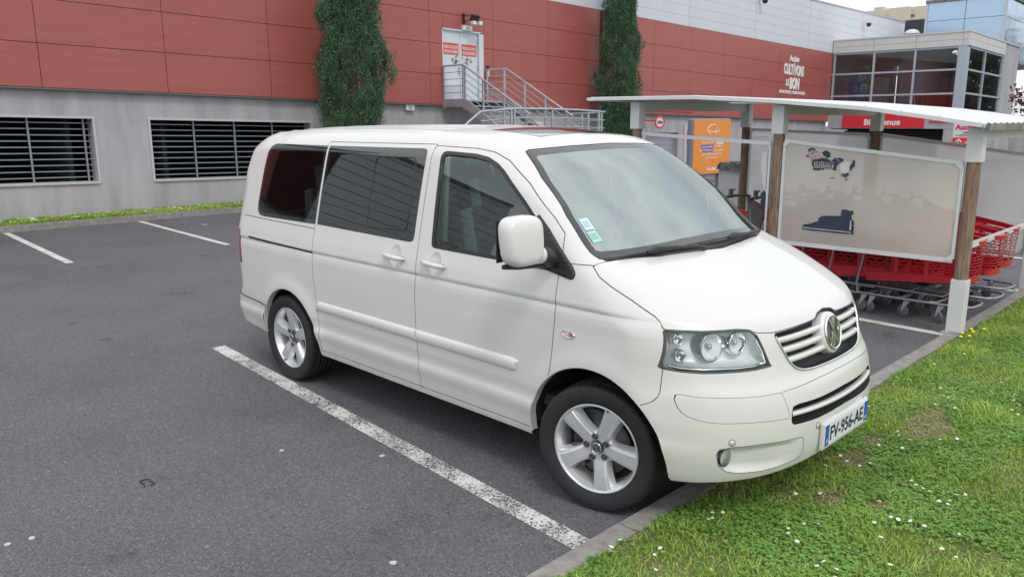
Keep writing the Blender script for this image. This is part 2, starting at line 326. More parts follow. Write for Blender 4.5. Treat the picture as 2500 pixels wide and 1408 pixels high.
def F(P):
    x,y,z=P[...,0],np.abs(P[...,1]),P[...,2]
    f=np.clip((x+2.2)/1.6,0,1);f=f*f*(3-2*f)
    k=bow(z)*f-.26*(1-f)*np.clip((-x-2.6)/.8,0,1)
    xx=x+k*y*y+bow4(z)*f*y**4
    zz=z+.085*y*y*np.clip((z-1.55)/.3,0,1)
    rb=np.exp(-((y-.16)/.012)**2)+np.exp(-((y-.32)/.012)**2)+np.exp(-((y-.47)/.012)**2)+np.exp(-((y-.60)/.012)**2)
    zz=zz-.006*rb*np.clip((z-1.86)/.04,0,1)*np.clip((-1.45-x)/.1,0,1)*np.clip((x+3.6)/.1,0,1)
    a=sd2(xx,zz);b=y-Wside(x,z)
    r=.05+.05*np.clip((1.1-z)/.25,0,1)*np.clip((x-.1)/.3,0,1)+.05*np.clip((z-1.6)/.2,0,1)+.05*np.clip((-3.0-x)/.5,0,1)*np.clip((1.75-z)/.3,0,1)
    r=r+.02*np.clip((z-1.0)/.1,0,1)*np.clip((x-.0)/.2,0,1)
    return smax(a,b,r*1.6)

# ------------------------------------------------------------------ the van: one implicit surface, cut into panels
def grad(P,e=2e-3):
    G=np.stack([F(P+np.eye(3)[i]*e)-F(P-np.eye(3)[i]*e) for i in range(3)],-1)
    return G/np.linalg.norm(G,axis=-1,keepdims=True)
def bisect(O,D,t1,it=30):
    lo=np.zeros(len(O)); hi=np.full(len(O),t1)
    for _ in range(it):
        md=(lo+hi)/2; s=F(O+D*md[:,None])<0; lo=np.where(s,md,lo); hi=np.where(s,hi,md)
    return O+D*hi[:,None]
def seq(a,b,st,ref=()):
    L=list(np.linspace(a,b,int(round((b-a)/st))+1))
    for (p,q,s) in ref: L=[v for v in L if not (p-s<v<q+s)]+list(np.linspace(p,q,int(round((q-p)/s))+1))
    return np.array(sorted(L))
bx=seq(-3.95,.80,.022); by=seq(-.9,.9,.017); bz=seq(.2,1.85,.02,[(.47,.54,.007),(1.03,1.10,.006)])
VV=[];TT=[]
def patch(A,B,fn):
    base=sum(len(v) for v in VV); g=np.array([[fn(a,b) for b in B] for a in A]); n,mm=len(A),len(B)
    VV.append(g.reshape(-1,3)); i,j=np.meshgrid(np.arange(n-1),np.arange(mm-1),indexing='ij'); a=(i*mm+j).ravel()+base
    TT.append(np.concatenate([np.stack([a,a+mm,a+mm+1],1),np.stack([a,a+mm+1,a+1],1)]))
patch(bx,bz,lambda a,b:(a,-.9,b)); patch(bz,bx,lambda a,b:(b,.9,a)); patch(by,bx,lambda a,b:(b,a,1.85))
patch(by,bz,lambda a,b:(.80,a,b)); patch(bz,by,lambda a,b:(-3.95,b,a))
Q=np.vstack(VV);T=np.vstack(TT)
key=np.round(Q*1e4).astype(np.int64); _,idx,inv=np.unique(key,axis=0,return_index=True,return_inverse=True); Q=Q[idx];T=inv.ravel()[T]
K=np.stack([np.clip(Q[:,0],-3.3,.15),np.clip(Q[:,1],-.35,.35),np.clip(Q[:,2],.45,1.1)],1)
Dq=Q-K; Dq/=np.linalg.norm(Dq,axis=1,keepdims=True)
V0=bisect(K,Dq,3.0); N0=grad(V0)
# make winding outward
fn=np.cross(V0[T[:,1]]-V0[T[:,0]],V0[T[:,2]]-V0[T[:,0]]); fl=(fn*N0[T[:,0]]).sum(1)<0; T[fl]=T[fl][:,::-1]
PM=(V0,N0,T)
def compact(V,N,T):
    T=np.asarray(T,dtype=np.int64).reshape(-1,3)
    if len(T)==0: return (np.zeros((0,3)),np.zeros((0,3)),T)
    u,inv=np.unique(T,return_inverse=True); return (V[u],N[u],inv.reshape(-1,3))
def cut(pm,f):
    V,N,T=pm
    f=np.where(np.abs(f)<1e-5,-1e-5,f); s=f>0; c=s[T].sum(1)
    neg=T[c==0];pos=T[c==3];mix=T[(c>0)&(c<3)]
    nv=[];nn=[];cache={};b=len(V);tn=[];tp=[]
    def ev(a,c2):
        k=(a,c2) if a<c2 else (c2,a)
        if k not in cache:
            t=f[a]/(f[a]-f[c2]); cache[k]=b+len(nv); nv.append(V[a]+(V[c2]-V[a])*t); q=N[a]+(N[c2]-N[a])*t; nn.append(q/np.linalg.norm(q))
        return cache[k]
    for tri in mix.tolist():
        A=[];B=[]
        for i in range(3):
            p,q=tri[i],tri[(i+1)%3]; (B if s[p] else A).append(p)
            if s[p]!=s[q]: e=ev(p,q); A.append(e);B.append(e)
        for Lx,o in ((A,tn),(B,tp)):
            for i in range(1,len(Lx)-1): o.append((Lx[0],Lx[i],Lx[i+1]))
    V2=np.vstack([V]+([np.array(nv)] if nv else [])); N2=np.vstack([N]+([np.array(nn)] if nn else []))
    g=lambda a,l: compact(V2,N2,np.vstack([a,np.array(l,dtype=np.int64).reshape(-1,3)]))
    return g(neg,tn),g(pos,tp)
SEAMS=[]
def carve(pm,ff,gap=.0020):
    a,b=cut(pm,ff(pm[0])+gap)
    if len(b[2]): s,b=cut(b,ff(b[0])-gap)
    else: s=b
    if len(s[2]): SEAMS.append(s)
    return a,b
def merge(*ps):
    ps=[p for p in ps if len(p[2])]; Vs=np.vstack([p[0] for p in ps]);Ns=np.vstack([p[1] for p in ps]);o=0;Ts=[]
    for p in ps: Ts.append(p[2]+o);o+=len(p[0])
    return (Vs,Ns,np.vstack(Ts))
def fside(poly,ymin=.35): return lambda V: np.maximum(sdf_poly(V[:,[0,2]],poly),ymin-np.abs(V[:,1]))
def ffront(poly,x0=.3): 
    poly=list(poly)
    # outlines starting and ending on the centre line are mirrored through it
    if abs(poly[0][0])<1e-6: poly=poly+[(-p[0],p[1]) for p in poly[::-1] if abs(p[0])>1e-6]
    return lambda V: np.maximum(sdf_poly(np.stack([np.abs(V[:,1]),V[:,2]],1),poly),x0-V[:,0])
def inner(ff,d): return lambda V: ff(V)+d
# bottom edge and wheel arches
zb=lambda V: np.where(V[:,0]>.3,np.interp(np.abs(V[:,1]),[0,.12,.43,.64,.79,.88,.95],[.402,.398,.360,.334,.322,.308,.327]),np.where(V[:,0]<-3.2,np.interp(V[:,0],[-3.9,-3.3],[.36,.335]),.302))
_,PM=cut(PM,V0[:,2]-zb(V0))
ARCH=((.062,.345,.438),(-2.915,.35,.402))
for cx,cz,RR in ARCH:
    V=PM[0]; _,PM=cut(PM,np.maximum(np.hypot(V[:,0]-cx,V[:,2]-cz)-RR,.55-np.abs(V[:,1])))
# windscreen
WS=[(0,1.853),(.32,1.845),(.5,1.836),(.62,1.828),(.652,1.818),(.668,1.795),(.731,1.684),(.794,1.503),(.822,1.335),(.815,1.306),(.5,1.318),(.24,1.328),(0,1.330)]
wsf=ffront(WS,-1.1); WSM,PM=carve(PM,wsf)
xc=lambda y: np.interp(y,[0,.24,.51,.75,.87,.95],[.205,.180,.135,.040,-.010,-.020])
cowlf=lambda V: np.maximum.reduce([V[:,0]-xc(np.abs(V[:,1])),V[:,2]-1.345,np.abs(V[:,1])-.80,-.12-V[:,0]])
COWL,PM=carve(PM,cowlf,.001)
zs=lambda x: np.interp(x,[-.03,-.012,.05,.128,.252,.38,.412,.425,.44,.47],[1.286,1.280,1.235,1.198,1.147,1.088,1.064,1.036,.98,.5])
zbh=lambda y: np.interp(y,[0,.08,.11,.13,.465,.555,.58,.634,.767,.885,.95],[1.048,1.038,1.022,1.0165,1.003,1.012,1.028,1.035,1.032,1.038,1.032])
hoodf=lambda V: np.maximum.reduce([(zs(V[:,0])-V[:,2])*.9,zbh(np.abs(V[:,1]))-V[:,2],xc(np.abs(V[:,1]))-V[:,0]])
HOOD,PM=carve(PM,hoodf)
HL=[(.884,1.034),(.85,1.030),(.767,1.027),(.634,1.030),(.58,1.022),(.555,1.000),(.541,.935),(.522,.866),(.515,.858),(.60,.850),(.672,.848),(.80,.846),(.866,.850),(.912,.859)]
HEAD,PM=carve(PM,ffront(HL),.0035)
GR=[(0,1.046),(.08,1.035),(.115,1.015),(.16,1.0125),(.462,.998),(.455,.965),(.432,.912),(.405,.862),(.375,.832),(.33,.815),(.27,.807),(0,.803)]
grf=ffront(GR); GRIL,PM=carve(PM,grf,.0015)
BP=[(.447,.865),(.447,.74),(.435,.71),(.405,.688),(.34,.66),(.2,.62),(.2,.1),(1.3,.1),(1.3,1.2),(.40,1.2),(.43,1.06),(.445,1.0)]
BUMP,PM=carve(PM,fside(BP,-1))
IN=[(0,.672),(.261,.667),(.418,.669),(.452,.662),(.463,.645),(.472,.600),(.466,.582),(.452,.577),(.275,.573),(0,.582)]
inf_=ffront(IN); INT,BUMP=carve(BUMP,inf_,.0012)
FG=[(.803,.472),(.795,.496),(.75,.506),(.629,.510),(.419,.507),(.396,.500),(.388,.485),(.390,.411),(.405,.400),(.449,.390),(.608,.369),(.72,.371),(.765,.385),(.793,.416)]
fgf=ffront(FG); FOG,BUMP=carve(BUMP,fgf,.0015)
BT=[(.899,.722),(.8985,.734),(.895,.742),(.888,.7465),(.876,.7455),(.85,.739),(.74,.735),(.62,.733),(.505,.737),(.495,.70),(.478,.612),(.65,.618),(.78,.620),(.83,.6255),(.855,.634),(.874,.645),(.887,.660),(.894,.678),(.898,.70)]
BTRIM,BUMP=carve(BUMP,ffront(BT),.0010)
# crease line that runs on across the bumper front
crz=lambda V: np.interp(np.abs(V[:,1]),[0,.222,.50],[.758,.755,.738])
_v=BUMP[0]; _b,_r=cut(BUMP,np.maximum.reduce([np.abs(_v[:,1])-.497,.3-_v[:,0]])); _u,_l=carve(_b,lambda V: V[:,2]-crz(V),.0012); BUMP=merge(_r,_u,_l); cl=(np.zeros((0,3)),np.zeros((0,3)),np.zeros((0,3),int))
SEAMS.append(cl)
# sides
FDOOR=[(-1.338,.345),(-1.338,.50),(-1.345,.68),(-1.345,.95),(-1.336,1.08),(-1.342,1.30),(-1.35,1.843),(-.98,1.832),(-.84,1.815),(-.71,1.772),(-.51,1.655),(-.29,1.492),(-.21,1.42),(-.188,1.33),(-.186,1.0),(-.20,.85),(-.212,.70),(-.30,.50),(-.30,.345)]
SAIL=[(-.40,1.515),(-.30,1.437),(-.21,1.352),(-.105,1.262),(-.083,1.235),(-.083,1.212),(-.105,1.205),(-.27,1.232),(-.40,1.235)]
SAILM,PM=carve(PM,fside(SAIL),.0015)
FD,PM=carve(PM,fside(FDOOR))
SDOOR=[(-2.495,.345),(-2.478,.50),(-2.50,.67),(-2.528,.92),(-2.528,1.10),(-2.528,1.848),(-1.342,1.850),(-1.336,1.30),(-1.330,1.08),(-1.340,.95),(-1.340,.68),(-1.331,.50),(-1.331,.345)]
SD_,PM=carve(PM,fside(SDOOR))
FGL=[(-1.262,1.782),(-1.255,1.806),(-1.23,1.813),(-.97,1.803),(-.86,1.787),(-.77,1.755),(-.70,1.715),(-.50,1.568),(-.402,1.488),(-.402,1.238),(-1.19,1.246),(-1.215,1.256),(-1.222,1.285)]
fgl=fside(FGL); FSEAL,FD=carve(FD,fgl,.001); FGLM,FSEAL=cut(FSEAL,fgl(FSEAL[0])+.020)
SGL=[(-2.502,1.820),(-1.440,1.822),(-1.408,1.812),(-1.400,1.785),(-1.393,1.295),(-1.400,1.268),(-1.43,1.258),(-2.502,1.274)]
sgl=fside(SGL); SGLM,SD_=carve(SD_,sgl,.0012)
QGL=[(-2.526,1.820),(-3.285,1.822),(-3.335,1.805),(-3.365,1.765),(-3.385,1.66),(-3.402,1.36),(-3.392,1.305),(-3.355,1.276),(-3.28,1.268),(-2.526,1.272)]
qgl=fside(QGL); QGLM,PM=carve(PM,qgl,.0012)
_b,_r=cut(PM,np.maximum.reduce([np.abs(PM[0][:,0]+3.075)-.545,np.abs(PM[0][:,2]-1.16)-.12,.35-np.abs(PM[0][:,1])])); _u,_l=carve(_b,lambda V: 1.2405+(V[:,0]+2.53)*-.0122-V[:,2],.0016); PM=merge(_r,_u,_l)
QP=[(-2.55,1.240),(-2.55,1.25),(-3.66,1.258),(-3.66,1.248)]       # seam under the rear glass
cl,PM=cut(PM,fside([(-2.53,1.243),(-2.53,1.2375),(-3.62,1.2505),(-3.62,1.256)])(PM[0])); SEAMS.append(cl)
RAIL,PM=cut(PM,fside([(-2.53,1.078),(-2.53,1.062),(-3.50,1.080),(-3.51,1.090),(-3.50,1.097)])(PM[0]))
FEN,PM=carve(PM,lambda V: np.maximum.reduce([-.27-V[:,0],zs(V[:,0])*0+V[:,2]-1.281,.5-np.abs(V[:,1])]))
TL=[(-3.672,1.13),(-3.655,.86),(-4.2,.86),(-4.2,1.13)]
TAIL,PM=carve(PM,lambda V: np.maximum(fside(TL,.62)(V),0*V[:,0]-9))
RBP=[(-3.30,.565),(-4.3,.60),(-4.3,.2),(-3.1,.2),(-3.1,.565)]
RB,PM=carve(PM,fside(RBP,-1))
RW=[(0,1.78),(.62,1.76),(.66,1.70),(.70,1.25),(.66,1.2),(0,1.2)]
rwf=lambda V: np.maximum(sdf_poly(np.stack([np.abs(V[:,1]),V[:,2]],1),RW+[(-p[0],p[1]) for p in RW[::-1] if p[0]>0]),V[:,0]+3.6)
RWM,PM=carve(PM,rwf)
SR=lambda V: np.maximum.reduce([np.abs(V[:,0]+1.02)-.21,np.abs(V[:,1])-.40,1.8-V[:,2]])
SRM,PM=carve(PM,SR,.003)
# oval hand recesses behind the door handles
CUPS=[]
for hx in (-1.16,-1.55):
    f_=lambda V,hx=hx: np.maximum((np.hypot((V[:,0]-hx)/.058,(V[:,2]-1.156)/.072)-1)*.06,.35-np.abs(V[:,1]))
    if hx>-1.3: _,FD=cut(FD,f_(FD[0]))
    else: _,SD_=cut(SD_,f_(SD_[0]))
# ---- build parts
van=thing('white_van',(0,0,0),'white passenger van parked nose-first against the grass kerb','van')
def patch_obj(name,pm,mats,parent,off=0.0,mi=None,custom=True,smooth=True):
    V,N,T=pm; return raw_mesh(name,V+N*off,T,mats,parent,mi,smooth,N=N if custom else None)
def skirted(pm,off,back):
    """patch moved by off along its normals, with a skirt going to 'back' """
    V,N,T=pm; e=np.concatenate([T[:,[0,1]],T[:,[1,2]],T[:,[2,0]]]); ks=np.sort(e,1); _,i,c=np.unique(ks,axis=0,return_index=True,return_counts=True); be=e[i[c==1]]
    V1=V+N*off; V2=V+N*back; n=len(V); Fs=T.tolist()+[[a,a+n,b+n,b] for a,b in be.tolist()]
    return np.vstack([V1,V2]),Fs,len(T)
# rolled lips round the wheel arches, part of the body
def sidept(x,z):
    x=np.atleast_1d(x).astype(float);z=np.atleast_1d(z).astype(float); O=np.stack([x,0*x-.3,z],1); D=np.tile([0,-1.,0],(len(x),1)); return bisect(O,D,1.2)
body=patch_obj('body',PM,PAINT,van)
for cx,cz,RR in ARCH:
    a=np.linspace(R(-6),R(186),60); xs=cx+(RR-.002)*np.cos(a); zs_=cz+(RR-.002)*np.sin(a); k=zs_>.305; P=sidept(xs[k],zs_[k])
    for s in (1,-1):
        lip=MB(); lip.tube([(p[0],s*(p[1]+.005),p[2]) for p in P],.006,6); 
        lip.add([(p[0],s*(p[1]+.003),p[2]) for p in P]+[(cx+(p[0]-cx)*1.0,s*(p[1]+.05),p[2]) for p in P],[(i,i+1,len(P)+i+1,len(P)+i) for i in range(len(P)-1)],0,True); lip.build('arch_lip',PAINT,van)
seam=merge(*SEAMS); V,N,T=seam; raw_mesh('panel_gaps',V-N*.004,T,SEAM,van,None,True,N=N)
patch_obj('bonnet',HOOD,PAINT,van);  patch_obj('front_bumper',BUMP,PAINT,van)
patch_obj('rear_bumper',RB,PAINT,van,.006)
for s,nm in ((-1,''),(1,'')):
    pass
def half(pm,s):
    V=pm[0]; a,b=cut(pm,V[:,1]*s); return a
DOORS=[]
for s in (1,-1): patch_obj('front_fender',half(FEN,s),PAINT,van); patch_obj('bumper_trim',half(BTRIM,s),PAINT,van); patch_obj('side_rail_slot',half(RAIL,s),BLACKP,van,-.004)
for s in (1,-1):
    fd=patch_obj('front_door',half(FD,s),PAINT,van); sdr=patch_obj('sliding_door',half(SD_,s),PAINT,van); DOORS.append((fd,sdr))
    patch_obj('window_seal',half(FSEAL,s),BLACKP,fd,.002); patch_obj('door_window',half(FGLM,s),GL_F,fd,-.008)
    def fritted(name,pm,ff,w,gl,par,off=0):
        V,N,T=pm; a,b=cut(pm,ff(V)+w); M=merge(a,b); mi=[0]*len(a[2])+[1]*len(b[2]); return raw_mesh(name,M[0]+M[1]*off,M[2],[gl,FRIT],par,mi,True,N=M[1])
    g=fritted('door_window',half(SGLM,s),sgl,.030,GL_S,sdr)
    fritted('rear_quarter_window',half(QGLM,s),qgl,.028,GL_R,van)
    # sliding pane outline in the middle window
    vp=[(-1.91,1.735),(-1.895,1.757),(-1.87,1.765),(-1.53,1.765),(-1.50,1.755),(-1.487,1.73),(-1.478,1.36),(-1.485,1.335),(-1.51,1.322),(-1.87,1.312),(-1.895,1.32),(-1.907,1.345)]
    P=sidept([p[0] for p in vp],[p[1] for p in vp]); mbv=MB(); mbv.tube([(p[0],(p[1]-.001)*(1 if s==1 else -1),p[2]) for p in P],.0045,5,closed=True); mbv.build('sliding_pane_frame',BLACKP,sdr)
    V,N,T=half(SAILM,s); Vs,Fs,_=skirted((V,N,T),.006,-.002); raw_mesh('mirror_sail',Vs,Fs,BLACKP,fd,None,True)
    V,N,T=half(TAIL,s); raw_mesh('tail_light',V,T,mat('tail_red',(.30,.01,.01),.15,coat=.6),van,None,True,N=N)
ws=merge(*cut(WSM,wsf(WSM[0])+.030)); na=len(cut(WSM,wsf(WSM[0])+.030)[0][2])
sb=cut(WSM,wsf(WSM[0])+.030); M=merge(sb[0],sb[1]); raw_mesh('windscreen',M[0],M[2],[GL_W,FRIT],van,[0]*len(sb[0][2])+[1]*len(sb[1][2]),True,N=M[1])
patch_obj('cowl_panel',COWL,BLACKP,van,-.010)
patch_obj('sunroof',SRM,mat('sunroof_glass',(.05,.035,.035),.06,coat=1),van,.001)
patch_obj('rear_window',RWM,FRIT,van)
# side protection strip: raised moulding across both doors
ST=[(-2.503,.722),(-.50,.722),(-.468,.716),(-.452,.705),(-.460,.668),(-.478,.652),(-.51,.646),(-2.50,.648)]
for i,s in enumerate((1,-1)):
    for j,pm in enumerate((FD,SD_)):
        a,_=cut(half(pm,s),fside(ST)(half(pm,s)[0])+.0)
        V,N,T=a; d=-sdf_poly(V[:,[0,2]],ST); gx=np.minimum(np.abs(V[:,0]+1.3385)-.004,d); h=.013*np.clip(np.minimum(d,gx+.004)/.009,0,1)**.5+.002
        N2=np.stack([0*N[:,0],np.sign(N[:,1]),0*N[:,2]],1)
        Vs,Fs,_=skirted((V,N2,T),0,-.004); Vs[:len(V)]+=N2*h[:,None]; raw_mesh('side_moulding',Vs,Fs,PAINT,DOORS[i][j],None,True)
    # door handles
    for par,hx in ((DOORS[i][0],-1.16),(DOORS[i][1],-1.55)):
        y=float(sidept([hx],[1.155])[0,1]); yy=lambda d: (y-d)*(1 if s==1 else -1)
        rr=np.linspace(0,1.03,9); aa=np.linspace(0,2*np.pi,33)[:-1]; gx=np.array([[hx+.058*a*math.cos(t) for t in aa] for a in rr]).ravel(); gz=np.array([[1.156+.072*a*math.sin(t) for t in aa] for a in rr]).ravel()
        Pc=sidept(gx,gz); dp_=.015*np.clip(1-np.repeat(np.minimum(rr,1)**3,32),0,1); Pc[:,1]+=dp_; Pc[:,1]*=(1 if s==1 else -1)
        raw_mesh('hand_recess',Pc,[(i_*32+k_,i_*32+(k_+1)%32,(i_+1)*32+(k_+1)%32,(i_+1)*32+k_) for i_ in range(8) for k_ in range(32)],PAINT,par,None,True)
        hb=MB(); pts=[(hx-.105,yy(.004),1.160),(hx-.095,yy(.022),1.160),(hx-.05,yy(.034),1.159),(hx,yy(.037),1.157),(hx+.06,yy(.033),1.154),(hx+.09,yy(.020),1.152),(hx+.098,yy(.004),1.151)]
        hb.tube(pts,[.010,.014,.0165,.0165,.0155,.013,.009],10); hb.build('door_handle',PAINT,par)
        gb=MB(); gb.box((hx+.093,yy(.016),1.152),(.006,.02,.024)); gb.build('handle_seal',SEAM,par)
# repeater lamp on the fender
for s in (1,-1):
    P=sidept([-.09],[.93])[0]; ib=MB(); e=[(.040*math.cos(q)*(1-.12*abs(math.sin(2*q))),.017*math.sin(q)) for q in np.linspace(0,2*math.pi,24,endpoint=False)]
    ib.prism(e,(P[0],s*(P[1]+.004),P[2]),(1,0,0),(0,0,1),(0,-.009*s,0)); ib.tube([(P[0]+a*1.06,s*(P[1]-.0045),P[2]+b_*1.1) for a,b_ in e],.0028,5,1,closed=True); ib.add([(P[0]+.006,s*(P[1]-.0065),P[2]-.009),(P[0]+.030,s*(P[1]-.0065),P[2]-.009),(P[0]+.030,s*(P[1]-.0065),P[2]+.008),(P[0]+.006,s*(P[1]-.0065),P[2]+.008)],[(0,1,2,3)],2); ib.build('repeater_lamp',[mat('repeater_lens',(.62,.60,.60),.12,coat=1),CHROME,mat('repeater_amber',(.55,.14,.05),.3)],van)
# ---- front end
def skin(name,pm,depth,matl,parent,edge=.012,lipm=None,cust=None):
    V,N,T=pm; Vs,Fs,n=skirted(pm,-depth,0.0); return raw_mesh(name,Vs,Fs,matl,parent,None,True)
gril=skin('grille',GRIL,.045,mat('grille_black',(.012,.013,.016),.6),van)
intk=skin('lower_intake',INT,.05,MATS['grille_black'],van)
def frontpt(y,z,off=0.0):
    y=np.atleast_1d(np.asarray(y,float)); z=np.atleast_1d(np.asarray(z,float))+0*y; O=np.stack([0*y+.1,y,z],1); D=np.tile([1.,0,0],(len(y),1)); P=bisect(O,D,1.5); return P+grad(P)*off
def slat(mb,ys,zf,h,t=.016,off=-.004,m=0):
    """rounded bar following the nose; zf gives centre height for each y"""
    P=frontpt(ys,zf(ys)); N=grad(P); sec=[(-.5,-.8),(-.5,-.2),(-.42,.12),(0,.3),(.42,.12),(.5,-.2),(.5,-.8)]; V=[];Fa=[];k=len(sec)
    for p,n in zip(P,N):
        up=np.array([0,0,1.])-n*n[2]; up/=np.linalg.norm(up)
        for a,b in sec: V.append(p+up*a*h+n*(b*t*1.6+off))
    for i in range(len(P)-1):
        for j in range(k-1): Fa.append((i*k+j,(i+1)*k+j,(i+1)*k+j+1,i*k+j+1))
    mb.add(V,Fa,m,True)
    mb.add([V[j] for j in range(k)],[tuple(range(k))[::-1]],m); mb.add([V[-k+j] for j in range(k)],[tuple(range(k))],m)
SL=((.968,.448),(.918,.425),(.868,.400))
for zc,ye in SL:
    for s in (1,-1):
        sb_=MB(); ys=np.linspace(.085,ye,24)*s; slat(sb_,ys,lambda y,zc=zc: zc+.010-.030*np.abs(y),.029,.02,-.006); sb_.build('grille_slat',PAINT,gril)
# bright lower trim of the grille
tb=MB(); E=[(-.458,.985),(-.452,.960),(-.429,.908),(-.402,.858),(-.373,.829),(-.33,.812),(-.27,.804),(-.15,.801),(0,.800)]; E=E+[(-a,b) for a,b in E[-2::-1]]
EP=catmull(E,5); P=frontpt(EP[:,0],EP[:,1],.002); tb.tube([tuple(p) for p in P],.0062,8); tb.build('grille_trim',CHROMEB,gril)
# badge
def badge(mb,o,ux,uy,n,Rr,m=0,dep=.004):
    o=np.array(o,float);ux=np.array(ux,float);uy=np.array(uy,float);n=np.array(n,float)
    mb.lathe([(Rr*.86,0),(Rr*.86,dep),(Rr*.93,dep*1.5),(Rr,dep),(Rr,0)],o,n,40,m)
    def stroke(p,q,w):
        p=np.array(p);q=np.array(q);dd=q-p;L=np.linalg.norm(dd);dd/=L;pp=np.array([-dd[1],dd[0]])*w/2
        mb.prism([tuple((a)*Rr) for a in (p-pp,q-pp,q+pp,p+pp)],o,ux,uy,n*dep,m)
    for a,b in (((-.36,.80),(-.02,.13)),((.36,.80),(.02,.13)),((-.80,.36),(-.44,-.70)),((-.44,-.70),(-.03,.0)),((.80,.36),(.44,-.70)),((.44,-.70),(.03,.0))): stroke(a,b,.15)
nb=grad(frontpt([0.],[.932]))[0]; ub=np.cross(nb,[0,1.,0]); ub=ub if ub[2]>0 else -ub; cb=frontpt([0.],[.932])[0]
bm=MB(); bm.lathe([(.107,-.05),(.107,-.008),(.103,.004),(.094,.008),(.0,.008)],cb,nb,48); bd=bm.build('badge_surround',PAINT,gril)
bm=MB(); bm.lathe([(.087,.0),(.087,.0105),(.0,.0105)],cb,nb,48); bm.build('badge_plate',mat('badge_black',(.01,.012,.014),.1,coat=1),gril)
bm=MB(); badge(bm,cb+nb*.011,(0,1,0),ub,nb,.090,0,.005); bm.build('badge_emblem',CHROME,gril)
# lower intake bar
ib=MB(); ys=np.linspace(-.462,.462,50); slat(ib,ys,lambda y: .6235+.003*np.abs(y)/.46,.022,.016,-.004); ib.build('intake_bar',PAINT,intk)
ib=MB(); 
for q in range(5): 
    ys=np.linspace(-.455,.455,30); P=frontpt(ys,ys*0+.59+.016*q,-.035); ib.tube([tuple(p) for p in P],.0025,4)
for y in np.linspace(-.44,.44,45): P=frontpt([y,y],[.578,.664],-.035); ib.rod(P[0],P[1],.002,4)
ib.build('intake_mesh',BLACKP,intk)
# fog lamp pockets
V,N,T=FOG
for s in (1,-1):
    V,N,T=half(FOG,s); d=-fgf(V); yy_=np.abs(V[:,1]); k=np.clip((yy_-.42)/.33,0,1); dep=.046*(k**.8)*np.clip(d/.022,0,1)**1.6*1.0
    V2=V.copy(); V2[:,0]-=dep; fo=raw_mesh('fog_lamp_pocket',V2,T,PAINT,van,None,True)
    c0=frontpt([s*-.752],[.447])[0]; c0=c0-np.array([.040,0,0]); fb=MB(); ax=np.array([1,-.10*s,0.02]); ax/=np.linalg.norm(ax)
    fb.lathe([(.045,-.02),(.045,.010),(.0425,.014)],c0,ax,28,1); fb.lathe([(.042,.012),(.035,.018),(.018,.022),(0,.023)],c0,ax,28,0); fb.lathe([(.040,.006),(.02,-.015),(0,-.018)],c0,ax,20,2)
    fb.build('fog_lamp',[GL_L,BLACKP,CHROME],fo)
# parking sensors
for y in (-.752,-.283,.283,.752):
    P=frontpt([y],[.528 if abs(y)>.5 else .535])[0]; n=grad(P[None])[0]; sb_=MB(); sb_.lathe([(.0165,-.002),(.0165,.0016),(.0150,.0018),(.0148,-.001)],P,n,24,1); sb_.lathe([(.0125,0),(.0120,.003),(0,.0035)],P,n,24,0); sb_.build('parking_sensor',[PAINT,SEAM],van)
# number plate
pl=MB(); pl.box((.962,0,.478),(.004,.52,.110),0); pl.box((.9645,-.238,.478),(.002,.040,.106),1); pl.box((.9645,.238,.478),(.002,.040,.106),1)
text_mb(pl,'FV-956-AE',(.9642,0,.478),(0,1,0),(0,0,1),width=.40,height=.074,bold=.012,depth=.0016,m=2)
text_mb(pl,'F',(.966,-.238,.447),(0,1,0),(0,0,1),height=.022,depth=.001,m=0); text_mb(pl,'63',(.966,.238,.447),(0,1,0),(0,0,1),height=.018,depth=.001,m=0)
plate=pl.build('number_plate',[mat('plate_white',(.72,.74,.78),.3),mat('plate_blue',(.02,.10,.45),.3),mat('plate_ink',(.01,.01,.012),.4)],van)
ph=MB(); ph.box((.950,0,.474),(.020,.545,.140)); ph.build('plate_holder',PAINT,plate,bevel=.006)
